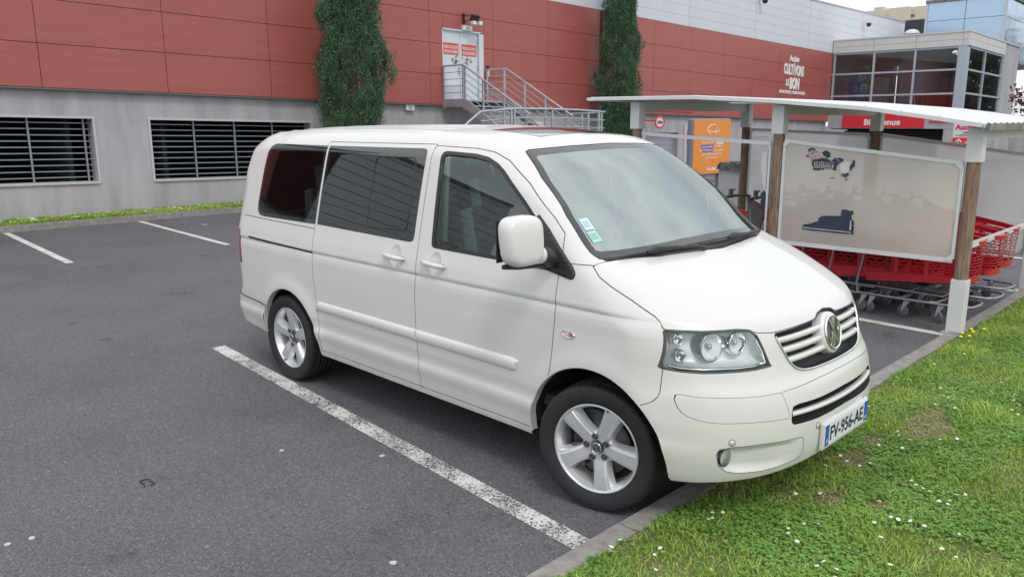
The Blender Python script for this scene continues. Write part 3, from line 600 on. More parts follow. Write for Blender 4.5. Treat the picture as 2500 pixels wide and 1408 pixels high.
# headlights
V,N,T=HEAD; hlf=ffront(HL)
for s in (1,-1):
    pm=half(HEAD,s); V,N,T=pm
    # housing set back behind the lens
    d=-hlf(V); dep=.075*np.clip(d/.03,0,1)**.7; Vb=V.copy(); Vb[:,0]-=dep*.9; Vb[:,1]-=np.sign(V[:,1])*dep*.45
    Hm=mat('headlight_reflector',(.86,.87,.87),.35,metal=.10,var=.06,vscale=14)
    hd=raw_mesh('headlight',Vb,T,Hm,van,None,True)
    V1,Fs,_=skirted(pm,0,-.016); raw_mesh('lens',V,T,GL_L,hd,None,True,N=N)
    def lampcup(name,y,z,r,setb,ax,ring=CHROME,deep=1.0):
        yy0=-s*y; P=frontpt([yy0],[z])[0]; axv=np.array(ax,float); axv[1]*=-s; axv/=np.linalg.norm(axv); c=P-np.array([setb*.9,0,0])-np.array([0,np.sign(yy0)*setb*.5,0])
        lb=MB(); lb.lathe([(r*1.10,-r*1.0*deep),(r*1.10,.0),(r*1.02,.006),(r*.96,0)],c,axv,36,1); lb.lathe([(r*.96,0),(r*.80,-r*.40*deep),(r*.5,-r*.68*deep),(r*.2,-r*.8*deep),(0,-r*.82*deep)],c,axv,36,0)
        lb.lathe([(r*.22,-r*.8*deep),(r*.20,-r*.15),(r*.1,-r*.06),(0,-r*.05)],c,axv,16,2); return lb.build(name,[CHROME,ring,mat('bulb_cap',(.55,.56,.57),.2,metal=.5)],hd)
    lampcup('main_reflector',.742,.950,.066,.045,(1,.28,.04),ring=mat('ring_dark',(.42,.43,.44),.3,metal=.8)); lampcup('main_reflector',.636,.962,.054,.045,(1,.20,.04))
    lampcup('small_reflector',.850,.990,.026,.030,(1,.45,.03)); o_=lampcup('indicator_bulb',.855,.915,.028,.030,(1,.45,.03),ring=CHROME)
    tr_=[(.895,.872),(.866,.862),(.80,.859),(.672,.861),(.60,.864),(.535,.874),(.548,.93),(.560,.985)]
    P=frontpt([-s*a for a,_ in tr_],[b for _,b in tr_],-.013); cbm=MB(); cbm.tube([tuple(p) for p in P],[.007,.008,.008,.008,.008,.009,.011,.008],6); cbm.build('bright_bezel',CHROMEB,hd)
    # black surround
    e=[(a*-s,b) for a,b in HL]; ee=np.array(e+[e[0]]); dense=[]
    for i in range(len(e)):
        for t in np.linspace(0,1,6,endpoint=False): dense.append(ee[i]*(1-t)+ee[i+1]*t)
    dn=np.array(dense)
    P=[]
    for yv,zv in dn: P.append(frontpt([np.clip(yv,-.905,.905)],[zv],-.002)[0])
    rb=MB(); rb.tube([tuple(p) for p in P],.0048,6,closed=True); rb.build('headlight_seal',SEAM,hd)
# wipers
def top(x,y,off): 
    O=np.array([[x,y,1.05]]);D=np.array([[0,0,1.]]); P=bisect(O,D,1.2); return (P+grad(P)*off)[0]
for bl,arm in (((( .048,-.735),(.090,-.60),(.118,-.48),(.150,-.33),(.172,-.19)),((.100,-.575),(.112,-.53),(.122,-.47),(.150,-.35),(.176,-.22),(.188,-.16))),(((.160,-.16),(.165,.0),(.160,.14),(.140,.33),(.105,.50)),((.158,.12),(.156,.17),(.153,.23),(.150,.34),(.128,.48),(.095,.60)))):
    wb=MB(); P=[top(x,y,.008) for x,y in bl]; wb.tube(P,[.004,.007,.007,.007,.004],6)
    P=[top(x,y,.020) for x,y in bl]; wb.tube(P,[.003,.006,.007,.006,.003],6)
    A=[top(x,y,o_) for (x,y),o_ in zip(arm,(.026,.034,.032,.030,.028,.012))]
    wb.tube(A,[.009,.019,.015,.010,.010,.013],8); wb.build('wiper',BLACKP,van)
# windscreen stickers
def sticker(name,c,w,h,m):
    P=[];N=[]
    mbk=MB(); pts=[]
    a=np.array(c[0]);b=np.array(c[1]);cc=np.array(c[2]);dd=np.array(c[3]); V=[a,b,cc,dd]; n=grad(np.array(V)); V=[v+q*.003 for v,q in zip(V,n)]
    mbk.add(V,[(0,1,2,3)],0); 
    for k in range(4):
        t=.25+.14*k; p=V[0]*(1-t)+V[3]*t; q=V[1]*(1-t)+V[2]*t; e=V[0]*(1-t-.05)+V[3]*(t+.05); g=V[1]*(1-t-.05)+V[2]*(t+.05); nn=n[0]*.001
        mbk.add([p*.9+q*.1+nn,p*.2+q*.8+nn,e*.2+g*.8+nn,e*.9+g*.1+nn],[(0,1,2,3)],1)
    return mbk.build(name,m,van)
INK=mat('sticker_ink',(.22,.32,.36),.6)
sticker('windscreen_sticker',((-.206,-.754,1.484),(-.190,-.703,1.490),(-.128,-.712,1.436),(-.149,-.761,1.432)),0,0,[mat('sticker_blue',(.55,.70,.76),.5),INK])
sticker('windscreen_sticker',((-.141,-.765,1.424),(-.126,-.715,1.433),(-.069,-.719,1.382),(-.086,-.772,1.373)),0,0,[mat('sticker_green',(.36,.62,.52),.5),INK])
# mirrors
for s in (1,-1):
    q=1 if s==1 else -1; Y=lambda y: y*q
    Vm=[];Fm=[]; nu,nv=28,18
    for i in range(nv+1):
        b=-math.pi/2+math.pi*i/nv
        for j in range(nu):
            a=2*math.pi*j/nu; sp=lambda c,e: math.copysign(abs(c)**e,c)
            X=sp(math.cos(b),.55)*sp(math.cos(a),.62); Yy=sp(math.cos(b),.55)*sp(math.sin(a),.45); Z=sp(math.sin(b),.50)
            X=X*.075 if X>0 else X*.05
            wid=.122+.006*Z
            Vm.append((-.235+X-.012*Z,Y(-1.155+Yy*wid),1.415+Z*.122) if s==1 else (-.47+Yy*wid,.955+X*.7,1.385+Z*.110))
    for i in range(nv):
        for j in range(nu): Fm.append((i*nu+j,i*nu+(j+1)%nu,(i+1)*nu+(j+1)%nu,(i+1)*nu+j))
    mm=MB(); mm.add(Vm,Fm,0,True)
    P=[]
    if s==1: mm.tube([(-.225,Y(-1.13),1.335),(-.225,Y(-1.06),1.330),(-.223,Y(-1.015),1.328)],[.044,.044,.043],12,0)
    hs=mm.build('mirror_housing',PAINT,van)
    am=MB(); am.tube([(-.225,Y(-1.018+.03*(s<0)),1.325),(-.225,Y(-.985),1.322),(-.23,Y(-.95),1.30),(-.235,Y(-.90),1.285)],[.046,.048,.044,.04],12); (am.tube([(-.26,Y(-1.25),1.292),(-.255,Y(-1.15),1.286),(-.25,Y(-1.03),1.284),(-.24,Y(-.95),1.272)],[.012,.02,.024,.02],8).box((-.292,Y(-1.155),1.415),(.006,.215,.21)) if s==1 else None); am.build('mirror_arm',BLACKP,hs)
# wheels
def make_wheel(name):
    root=bpy.data.objects.new(name,None); col.objects.link(root); ORG[root.name]=np.zeros(3); A=(0,-1,0)
    tp=[(.236,.092),(.246,.104),(.262,.111),(.282,.1155),(.305,.1165),(.320,.113),(.331,.104),(.3365,.094),(.339,.078),(.3405,.062),(.3405,.058),(.333,.056),(.333,.049),(.341,.047),(.3415,.020),(.334,.018),(.334,.011),(.342,.009),(.342,-.009),(.334,-.011),(.334,-.018),(.3415,-.02),(.341,-.047),(.333,-.049),(.333,-.056),(.3405,-.058),(.3365,-.094),(.32,-.113),(.282,-.1155),(.246,-.104),(.236,-.092)]
    t=MB(); t.lathe(tp,(0,0,0),A,168,0,True,mod=lambda i,j: (-.006 if (i in (7,8,9,24,25,26) and j%3==0) else 0))
    # lettering ring / bead ridges
    r_=t; r_.lathe([(.2475,.1045),(.249,.1065),(.251,.1068)],(0,0,0),A,96); r_.lathe([(.3175,.1139),(.319,.1152),(.3205,.1132)],(0,0,0),A,96); t.build('tyre',TYRE,root)
    rb=MB(); rb.lathe([(.2365,-.09),(.2365,.088),(.2405,.097),(.2385,.1025),(.2335,.103),(.2285,.0985),(.2255,.088),(.216,.070),(.209,.050),(.207,-.09)],(0,0,0),A,96,0)
    rim=rb.build('rim',ALLOY,root)
    sp=MB(); a0=R(-90)
    for k in range(5):
        q=math.pi/2+k*2*math.pi/5; er=np.array([math.cos(q),0,math.sin(q)]); et=np.array([-math.sin(q),0,math.cos(q)]); out=np.array([0,-1.,0])
        rs=[.040,.065,.085,.110,.150,.190,.215,.2335]; ws=[.044,.0440,.0420,.0415,.0450,.0500,.0545,.0580]; hs_=[.072,.074,.078,.083,.089,.092,.092,.090]
        tt=[-1.22,-1.0,-.90,-.62,-.56,.56,.62,.90,1.0,1.22]; hh=[-.045,-.016,-.005,-.002,.0015,.0015,-.002,-.005,-.016,-.045]; V=[]
        for a,w,h in zip(rs,ws,hs_):
            for x,y in zip(tt,hh): V.append(er*a+et*x*w+out*(h+y))
        k2=len(tt); Fa=[(i*k2+j,(i+1)*k2+j,(i+1)*k2+j+1,i*k2+j+1) for i in range(len(rs)-1) for j in range(k2-1)]
        sp.add(V,Fa,0,False); sp.add([V[-k2+j] for j in range(k2)],[tuple(range(k2))],0)
    sp.lathe([(.095,.030),(.092,.052),(.080,.066),(.066,.072),(.036,.073),(.036,.064)],(0,0,0),A,60,0)
    sp.lathe([(.036,.064),(0,.064)],(0,0,0),A,30,0)
    sp.build('spokes',ALLOY,root)
    for k in range(5):
        bo=MB(); q=math.pi/2+(k+.5)*2*math.pi/5; c=(.060*math.cos(q),-.0085,.060*math.sin(q)); bo.lathe([(.0175,.0725),(.0172,.0765),(.0150,.0770),(.0135,.069),(0,.069)],c,A,16,0); bo.lathe([(.0095,.062),(.0095,.074),(.006,.0755),(0,.0755)],c,A,6,0,False); bo.build('wheel_bolt',mat('bolt_grey',(.12,.12,.125),.45,metal=.7),root)
    cc=MB(); cc.lathe([(.032,.066),(.032,.082),(.029,.085),(0,.085)],(0,0,0),A,32,0); badge(cc,(0,-.0852,0),(1,0,0),(0,0,1),(0,-1,0),.029,1,.0015); cc.build('centre_cap',[mat('cap_black',(.03,.032,.035),.2,coat=.5),CHROME],root)
    bk=MB(); bk.lathe([(.0,.022),(.165,.022),(.165,.012),(.0,.012)],(0,0,0),A,48); bk.lathe([(.205,-.02),(.09,-.03),(0,-.03)],(0,0,0),A,32,1); bk.build('brake_disc',[BRAKE,WELL],root)
    ca=MB(); ca.box((.125,-.035,.045),(.06,.06,.13),0); ca.build('brake_caliper',BRAKE,root,bevel=.01)
    va=MB(); va.rod((-.10,-.085,-.193),(-.108,-.104,-.200),.0055,8); va.build('tyre_valve',BLACKP,root)
    return root
w0=make_wheel('wheel'); ws_=[w0]+[copy_tree(w0) for _ in range(3)]
for w,(x,y,rz,ro) in zip(ws_,((.038,-.812,.212,R(169)),(-2.995,-.812,0,R(-1)),(.038,.812,math.pi+.212,R(20)),(-2.995,.812,math.pi,R(60)))):
    w.location=(x,y,.340); w.rotation_euler=Matrix.Rotation(rz,4,'Z').to_euler(); w.rotation_mode='XYZ'
    w.matrix_world=Matrix.Translation((x,y,.340))@Matrix.Rotation(rz,4,'Z')@Matrix.Rotation(ro,4,'Y'); w.parent=van
# wheel wells, underbody
for cx,cz,RR in ARCH:
    for s in (1,-1):
        wl=MB(); a=np.linspace(R(2),R(178),40); A1=[(cx+(RR+.004)*math.cos(q),s*.900,cz+(RR+.004)*math.sin(q)) for q in a]; A2=[(p[0],s*.45,p[2]) for p in A1]; n=len(A1)
        wl.add(A1+A2,[(i,i+1,n+i+1,n+i) for i in range(n-1)],0,True); wl.add(A2+[(cx,s*.45,cz-.15)],[tuple(range(n+1))],0); wl.build('wheel_well_liner',WELL,van)
ub_=MB(); ub_.bb(-3.9,.60,-.45,.45,.24,.42); ub_.bb(-2.45,-.42,-.86,.86,.27,.40); ub_.bb(-3.9,-3.36,-.80,.80,.35,.45)
ub_.bb(-3.06,-2.94,-.8,.8,.28,.36); ub_.bb(-.02,.09,-.78,.78,.27,.33); ub_.build('underbody',WELL,van)
# cabin trim = painted panels offset inwards
tr=merge(PM,half(FD,1),half(FD,-1),half(SD_,1),half(SD_,-1),FEN); V,N,T=tr; k=(V[T][:,:,0].min(1)>-3.95); raw_mesh('cabin_trim',V-N*.045,T[k],BEIGE,van,None,True)
cb_=MB(); cb_.bb(-3.85,.05,-.84,.84,.46,.52); cb_.build('cabin_floor',DARKIN,van)
db=MB(); db.bb(-.42,.10,-.80,.80,.70,1.17); db.box((-.40,.38,1.16),(.16,.42,.12)); db.bb(-.36,-.02,-.80,.80,1.17,1.235); db.build('dashboard',DARKIN,van,bevel=.03)
sw=MB(); sw.lathe([(.185,0),(.195,.010),(.205,0),(.195,-.010)],(-.62,.38,1.10),(-.75,0,.66),36,closed=True); sw.rod((-.62,.38,1.10),(-.40,.38,.96),.03); sw.box((-.62,.38,1.10),(.05,.36,.04)); sw.build('steering_wheel',DARKIN,van)
def seat(x,y,w=.5,face=1,m=BEIGE,zh=1.02):
    sb_=MB(); sb_.box((x,y,.82),(.50,w,.16)); Rt=np.array(Matrix.Rotation(R(-14*face),3,'Y')); sb_.box((x-.27*face,y,zh+.12),(.13,w,.66),rot=Rt,taper=.86)
    for yy in ((y,) if w<.7 else (y-w/4,y+w/4)): sb_.box((x-.36*face,yy,zh+.53),(.10,.26,.18),rot=Rt,taper=.9); sb_.rod((x-.345*face,yy-.05,zh+.40),(x-.35*face,yy-.05,zh+.48),.008); sb_.rod((x-.345*face,yy+.05,zh+.40),(x-.35*face,yy+.05,zh+.48),.008)
    sb_.box((x,y,.62),(.42,w*.8,.26)); sb_.build('seat',m,van,bevel=.035)
seat(-.85,-.44);seat(-.85,.44);seat(-1.95,-.40);seat(-1.95,.40);seat(-2.85,0,1.30)
ct=MB()
for x in (-1.30,-2.42): 
    for k_ in range(5): ct.rod((x+.02+.016*k_,-.80,1.27),(x+.02+.016*k_,-.755,1.78),.011,8)
ct.build('curtain',CURTAIN,van)
im=MB(); im.box((-.52,0,1.69),(.03,.24,.07)); im.rod((-.52,0,1.72),(-.55,0,1.80),.01); im.build('interior_mirror',DARKIN,van)
tb_=MB(); tb_.box((-3.45,.1,1.18),(.5,.7,.25)); tb_.build('luggage',mat('bag_green',(.10,.25,.07),.7,var=.3,vscale=6),van,bevel=.08,label='green bag behind the rear seat')
# ------------------------------------------------------------------ ground
def struct(o): o['kind']='structure'; return o
g=MB(); g.add([(-160,-90,0),(120,-90,0),(120,260,0),(-160,260,0)],[(0,1,2,3)]); struct(g.build('parking_lot',ASPH))
def ribbon(name,pts,w,z,m,label=None):
    V=[];n=len(pts)
    for i,p in enumerate(pts):
        a=np.array(pts[max(i-1,0)]);b=np.array(pts[min(i+1,n-1)]);t=(b-a)/np.linalg.norm(b-a);q=np.array([-t[1],t[0]])*w/2
        V+= [(p[0]+q[0],p[1]+q[1],z),(p[0]-q[0],p[1]-q[1],z)]
    return raw_mesh(name,V,[(2*i,2*i+1,2*i+3,2*i+2) for i in range(n-1)],m)
LW=paintline_mat('worn_line_near',.635)
struct(ribbon('bay_line',[(-4.30,-.912),(.262,-1.222)],.125,.004,LW))
for y0,y1 in ((1.60,1.42),(4.33,4.075),(6.98,6.755),(9.62,9.36),(12.2,11.95),(14.8,14.6)): struct(ribbon('bay_line',[(-4.4,y0),(.262,y1)],.11,.004,LINE2))
for k in range(-4,12):
    y=2.12+2.36*k-(0.03 if k==-1 else 0); struct(ribbon('bay_line',[(-14.40,y),(-10.05,y-.19)],.11,.004,LINE2))
# near kerb with a slightly uneven edge
def kerb(name,x0,x1,y0,y1,h,m,step=1.0):
    mb=MB(); y=y0
    while y<y1-1e-6:
        L=min(step,y1-y); dz=rnd.uniform(-.003,.003); dx=rnd.uniform(-.004,.004); c=.014
        a,b=x0+dx,x1+dx; s=[(a,-.05),(a,h-c+dz),(a+c,h+dz),(b,h+dz),(b,-.05)]; V=[(p[0],yy,p[1]) for yy in (y+.003,y+L-.003) for p in s]
        mb.add(V,[(0,1,6,5),(1,2,7,6),(2,3,8,7),(3,4,9,8),(0,4,3,2,1),(5,6,7,8,9)]); y+=L
    return struct(mb.build(name,m))
kerb('kerb',.272,.405,-9,60,.05,CONC)
kerb('kerb',-14.62,-14.47,-14,10.2,.115,CONC)
kerb('kerb',-14.62,-14.47,15.2,20.4,.115,CONC)
SOIL=mat('grass_soil',(.06,.095,.025),.95,color2=(.15,.165,.06),vscale=5,bump=.8,bscale=40,detail=9)
def bank(x,y): 
    x=np.asarray(x,float);y=np.asarray(y,float); t=np.clip(x-.42,0,9)
    return .040+.055*t+.018*np.sin(x*3.1+y*1.7)*np.clip(t,0,1)+.012*np.sin(y*4.3+x*2.2)*np.clip(t*2,0,1)
xs=np.concatenate([np.linspace(.405,3,40),np.linspace(3.3,16,20)]); ys=np.concatenate([np.linspace(-9,10,140),np.linspace(10.5,60,40)])
X,Y=np.meshgrid(xs,ys,indexing='ij'); Z=bank(X,Y); nx,ny=X.shape; i,j=np.meshgrid(np.arange(nx-1),np.arange(ny-1),indexing='ij'); a=(i*ny+j).ravel(); Fq=np.stack([a,a+ny,a+ny+1,a+1],1)
struct(raw_mesh('grass_bank',np.stack([X,Y,Z],-1).reshape(-1,3),Fq,SOIL,None,None,True))
g=MB(); g.bb(-15.45,-14.62,-14,10.2,0,.105); g.bb(-15.45,-14.62,15.2,20.4,0,.105); struct(g.build('wall_verge',SOIL))
def leaf_mat(name,c1,c2,c3,sss=.0,patch=1.2):
    m=bpy.data.materials.new(name); t=nodes(m); b=t.nodes['Principled BSDF']; lk=t.links.new; b.inputs['Roughness'].default_value=.55; b.inputs['Specular IOR Level'].default_value=.3
    ge=t.nodes.new('ShaderNodeNewGeometry'); r=t.nodes.new('ShaderNodeValToRGB'); e=r.color_ramp.elements; e[0].color=(*c1,1); e[1].color=(*c3,1); x=e.new(.5); x.color=(*c2,1)
    tc=t.nodes.new('ShaderNodeTexCoord'); n=t.nodes.new('ShaderNodeTexNoise'); n.inputs['Scale'].default_value=patch; n.inputs['Detail'].default_value=4; lk(tc.outputs['Object'],n.inputs['Vector'])
    ma=t.nodes.new('ShaderNodeMath'); ma.operation='MULTIPLY_ADD'; lk(n.outputs['Fac'],ma.inputs[0]); ma.inputs[1].default_value=1.5; 
    mb_=t.nodes.new('ShaderNodeMath'); mb_.operation='MULTIPLY_ADD'; lk(ge.outputs['Random Per Island'],mb_.inputs[0]); mb_.inputs[1].default_value=.75; mb_.inputs[2].default_value=-.62; lk(mb_.outputs[0],ma.inputs[2]); lk(ma.outputs[0],r.inputs['Fac']); lk(r.outputs['Color'],b.inputs['Base Color'])
    tr=t.nodes.new('ShaderNodeBsdfTranslucent'); lk(r.outputs['Color'],tr.inputs['Color']); ms=t.nodes.new('ShaderNodeMixShader'); ms.inputs['Fac'].default_value=.25
    o=t.nodes['Material Output']; lk(b.outputs[0],ms.inputs[1]); lk(tr.outputs[0],ms.inputs[2]); lk(ms.outputs[0],o.inputs['Surface']); return m
GRASSM=leaf_mat('grass_blade',(.17,.28,.038),(.34,.50,.08),(.52,.62,.20),patch=1.6)
CLOVM=leaf_mat('clover_leaf',(.10,.22,.04),(.18,.35,.07),(.28,.48,.11),patch=2.5)
def n2(x,y,s,ph=0):  # cheap smooth noise
    return (np.sin(x*s*1.3+ph)+np.sin(y*s*1.7+ph*2.1)+np.sin((x+y)*s*.9+ph*.7)+np.sin((x-y)*s*1.1+1.3*ph))/4
def bare(x,y):
    b=np.zeros_like(x)
    for cx,cy,r in ((.98,1.30,.17),(.90,1.62,.10),(.82,.55,.10),(.95,-.1,.09),(.80,.9,.07),(.50,-.35,.07),(1.15,.0,.06)): b=np.maximum(b,1-np.hypot((x-cx)/1.0,(y-cy)/1.9)/r)
    return np.clip(b*2.5,0,1)
def blades(N,x0,x1,y0,y1,zf,hmin,hmax,w,seed,patchy=True):
    q=np.random.default_rng(seed); x=q.uniform(x0,x1,N); y=q.uniform(y0,y1,N)
    if patchy:
        k=q.random(N)>bare(x,y)*.93; x,y=x[k],y[k]
    tuft=np.clip(n2(x,y,7,3)*.8+n2(x,y,17,1)*.5,-.6,1); h=(hmin+(hmax-hmin)*q.random(len(x))**1.8)*(1+.7*tuft)
    big=np.exp(-(((x-1.18)/.14)**2+((y-1.75)/.30)**2)); h=h*(1+1.0*big)
    e=np.clip((x-x0)/.06,.35,1); h=h*e
    n=len(x); z=zf(x,y)-.004; th=q.uniform(0,2*np.pi,n); le=q.uniform(.25,1.15,n)*h; la=q.uniform(0,2*np.pi,n); ww=w*q.uniform(.6,1.3,n)
    dx,dy=np.cos(th)*ww/2,np.sin(th)*ww/2; lx,ly=np.cos(la)*le,np.sin(la)*le
    P=np.stack([np.stack([x-dx,y-dy,z],1),np.stack([x+dx,y+dy,z],1),np.stack([x+dx*.8+lx*.35,y+dy*.8+ly*.35,z+h*.6],1),np.stack([x-dx*.8+lx*.35,y-dy*.8+ly*.35,z+h*.6],1),np.stack([x+lx,y+ly,z+h*.92],1)],1).reshape(-1,3)
    b=(np.arange(n)*5)[:,None]; return P,np.concatenate([b+np.array([0,1,2]),b+np.array([0,2,3]),b+np.array([3,2,4])])
def joinm(L):
    o=0;Vs=[];Fs=[]
    for V,Fx in L: Vs.append(V);Fs.append(Fx+o);o+=len(V)
    return np.vstack(Vs),np.vstack(Fs)
V,Fx=joinm([blades(80000,.395,2.4,-2.4,1.4,bank,.015,.048,.0055,1),blades(60000,.395,2.6,1.4,6,bank,.018,.050,.007,2),blades(36000,.40,4.5,6,22,bank,.03,.07,.014,3)])
o=raw_mesh('grass',V,Fx,GRASSM); tag(o,'short green lawn grass on the bank beside the van','grass',kind='stuff')
verge=lambda x,y: .100+0*x
V,Fx=joinm([blades(26000,-15.38,-14.60,-3,6.2,verge,.04,.10,.012,4,False),blades(6000,-15.38,-14.60,15.3,20.3,verge,.04,.10,.014,5,False)])
o=raw_mesh('verge_grass',V,Fx,GRASSM); tag(o,'narrow strip of grass along the foot of the grey wall','grass',kind='stuff')
def clover(N,x0,x1,y0,y1,seed):
    q=np.random.default_rng(seed); x=q.uniform(x0,x1,N); y=q.uniform(y0,y1,N); k=(n2(x,y,5,.5)+q.uniform(-.35,.35,N)>-.12)&(q.random(N)>bare(x,y)); x,y=x[k],y[k]; n=len(x); z=bank(x,y)+q.uniform(.010,.035,n); r=q.uniform(.006,.0115,n); a0=q.uniform(0,6.28,n)
    out=[];Fs=[]
    for l in range(3):
        a=a0+l*2.094; tl=q.uniform(-.3,.5,n); ca,sa=np.cos(a),np.sin(a); c=np.stack([x,y,z],1); u=np.stack([ca,sa,tl],1)*r[:,None]; v=np.stack([-sa,ca,0*ca],1)*r[:,None]*.62
        P=np.stack([c,c+u*.55-v,c+u*1.15-v*.75,c+u*1.02,c+u*1.15+v*.75,c+u*.55+v],1).reshape(-1,3); b=(np.arange(n)*6)[:,None]+l*n*6
        out.append(P); Fs+= [b+np.array([0,1,2]),b+np.array([0,2,3]),b+np.array([0,3,4]),b+np.array([0,4,5])]
    return np.vstack(out),np.concatenate(Fs)
V,Fx=joinm([clover(42000,.40,2.2,-2.3,2.4,11),clover(9000,.40,1.8,2.4,5,12)]); o=raw_mesh('clover',V,Fx,CLOVM); tag(o,'clover leaves growing low among the lawn grass','clover',kind='stuff')
# dry thatch on the bare patches and along the kerb
q=np.random.default_rng(21); N=26000; x=q.uniform(.40,1.9,N); y=q.uniform(-2.2,4,N); k=(bare(x,y)>q.random(N)*.9)|(q.random(N)<.10)|((x<.45)&(q.random(N)<.4)); x,y=x[k],y[k]; n=len(x); a=q.uniform(0,6.28,n); l=q.uniform(.02,.07,n); z=bank(x,y)+q.uniform(.002,.014,n); w=.0022
P=np.stack([np.stack([x-np.sin(a)*w,y+np.cos(a)*w,z],1),np.stack([x+np.sin(a)*w,y-np.cos(a)*w,z],1),np.stack([x+np.cos(a)*l,y+np.sin(a)*l,z+q.uniform(-.004,.012,n)],1)],1).reshape(-1,3)
o=raw_mesh('dry_thatch',P,np.arange(3*n).reshape(-1,3),mat('dry_straw',(.30,.20,.11),.9,color2=(.52,.38,.24),vscale=9)); tag(o,'dry straw lying on the bare patches of the lawn','dry grass',kind='stuff')
# daisies
def daisies(name,pts,s,zf,label):
    mb=MB()
    for x,y in pts:
        z=float(zf(x,y)); r=rnd.uniform(.0075,.0125)*s; h=rnd.uniform(.03,.06)*(1 if s==1 else 1.3); t=np.array([rnd.uniform(-.35,.35),rnd.uniform(-.35,.35),1]); t/=np.linalg.norm(t); e1,e2,_=frame(t); c=np.array([x,y,z+h]); k=10; V=[c+t*.001]
        for i in range(2*k):
            a=math.pi*i/k; rr=r if i%2==0 else r*.72; V.append(c+(e1*math.cos(a)+e2*math.sin(a))*rr+t*(.002 if i%2 else .0))
        mb.add(V,[(0,1+i,1+(i+1)%(2*k)) for i in range(2*k)],0); 
        V=[c+t*.0035*s]+[c+t*.001+(e1*math.cos(a)+e2*math.sin(a))*r*.34 for a in np.linspace(0,6.28,7)[:-1]]; mb.add(V,[(0,1+i,1+(i+1)%6) for i in range(6)],1)
        if s==1: mb.tube([(x,y,z),tuple(c)],.0012,3,2,caps=False)
    o=mb.build(name,[mat('daisy_petal',(.80,.80,.76),.7),mat('daisy_centre',(.75,.50,.04),.7),mat('daisy_stem',(.10,.2,.03),.7)]); return tag(o,label,'daisies',kind='stuff')
pts=[]
for _ in range(26):
    cx,cy=rnd.uniform(.5,1.6),rnd.uniform(-1.7,2.2)
    for _ in range(rnd.choice((1,2,3,4,6))): pts.append((cx+rnd.gauss(0,.05),cy+rnd.gauss(0,.07)))
for _ in range(48): pts.append((rnd.uniform(.44,2.0),rnd.uniform(-1.8,4.2)))
for _ in range(5): pts.append((.41+rnd.uniform(0,.05),-1.25+rnd.uniform(-.1,.1)))
daisies('lawn_daisies',[p for p in pts if p[0]>.41],1,bank,'white daisies scattered over the lawn in front of the van')
pts=[]
for _ in range(330): 
    y=rnd.uniform(-1,6); pts.append((rnd.uniform(-15.3,-14.65),y+.15*math.sin(y*9)))
daisies('verge_daisies',pts,2.0,verge,'white daisies along the verge below the grey wall')
mb=MB()
for x,y in ((.47,3.75),(.44,3.9),(.52,3.82),(.50,4.0),(.46,4.1),(.55,4.15)):
    z=float(bank(x,y)); mb.lathe([(0,.012),(.014,.010),(.017,.004),(.0,0)],(x,y,z+.045),(.2,-.3,1),9,0); mb.tube([(x,y,z),(x,y,z+.045)],.0015,3,1,caps=False)
tag(mb.build('dandelions',[mat('dandelion_yellow',(.80,.62,.02),.6),MATS['daisy_stem']]),'yellow dandelions beside the foot of the shelter post','dandelions',kind='stuff')
# flattened chewing gum / litter spots and a leaf twig on the asphalt
gm=mat('gum_spot',(.50,.49,.46),.8)
for k_,(x,y) in enumerate(((-1.74,-3.16),(-1.72,-3.06),(-.28,-1.95),(-1.8,-1.67),(-1.29,-1.28),(-12.94,2.83))):
    mb=MB(); r=rnd.uniform(.012,.018) if x>-5 else .05; V=[(x+r*math.cos(a)*rnd.uniform(.7,1.2),y+r*math.sin(a)*rnd.uniform(.7,1.2),.004) for a in np.linspace(0,6.28,11)[:-1]]; mb.add(V+[(v[0],v[1],.0) for v in V],[tuple(range(10))]+[(i,i+10,(i+1)%10+10,(i+1)%10) for i in range(10)]); 
    o=mb.build('gum_spot',gm,origin=(x,y,0))
    tag(o,['pale gum spot at the lower left of the tarmac, nearest the camera','pale gum spot just behind the nearest one at lower left','pale gum spot by itself near the bottom centre of the tarmac','pale gum spot between the white line and the rear half of the van side','pale gum spot close beside the middle of the worn white line','pale flattened spot far off near the grey wall bays'][k_],'gum spot','spots trodden into the tarmac')
mb=MB(); mb.tube([(-1.93+.05*math.cos(a),-2.43+.03*math.sin(a)+.01*math.sin(3*a),.006+.003*math.sin(2*a)) for a in np.linspace(0,5.6,22)],.0035,5); tag(mb.build('dry_twig',mat('twig_brown',(.05,.04,.03),.9),origin=(-1.93,-2.43,0)),'small curled dry twig lying on the tarmac','twig')
mb=MB()
for _ in range(26):
    x,y=.16+rnd.uniform(-.10,.09),4.62+rnd.uniform(-.22,.3); r=rnd.uniform(.015,.035); a=rnd.uniform(0,6.28); mb.add([(x+r*math.cos(a),y+r*math.sin(a),.006),(x+r*.5*math.cos(a+1.7),y+r*.5*math.sin(a+1.7),.02),(x-r*math.cos(a),y-r*math.sin(a),.008),(x+r*.5*math.cos(a-1.7),y+r*.5*math.sin(a-1.7),.006)],[(0,1,2,3)])
tag(mb.build('fallen_leaves',mat('dead_leaf',(.16,.07,.04),.8)),'brown fallen leaves gathered behind the shelter post','dead leaves',kind='stuff')
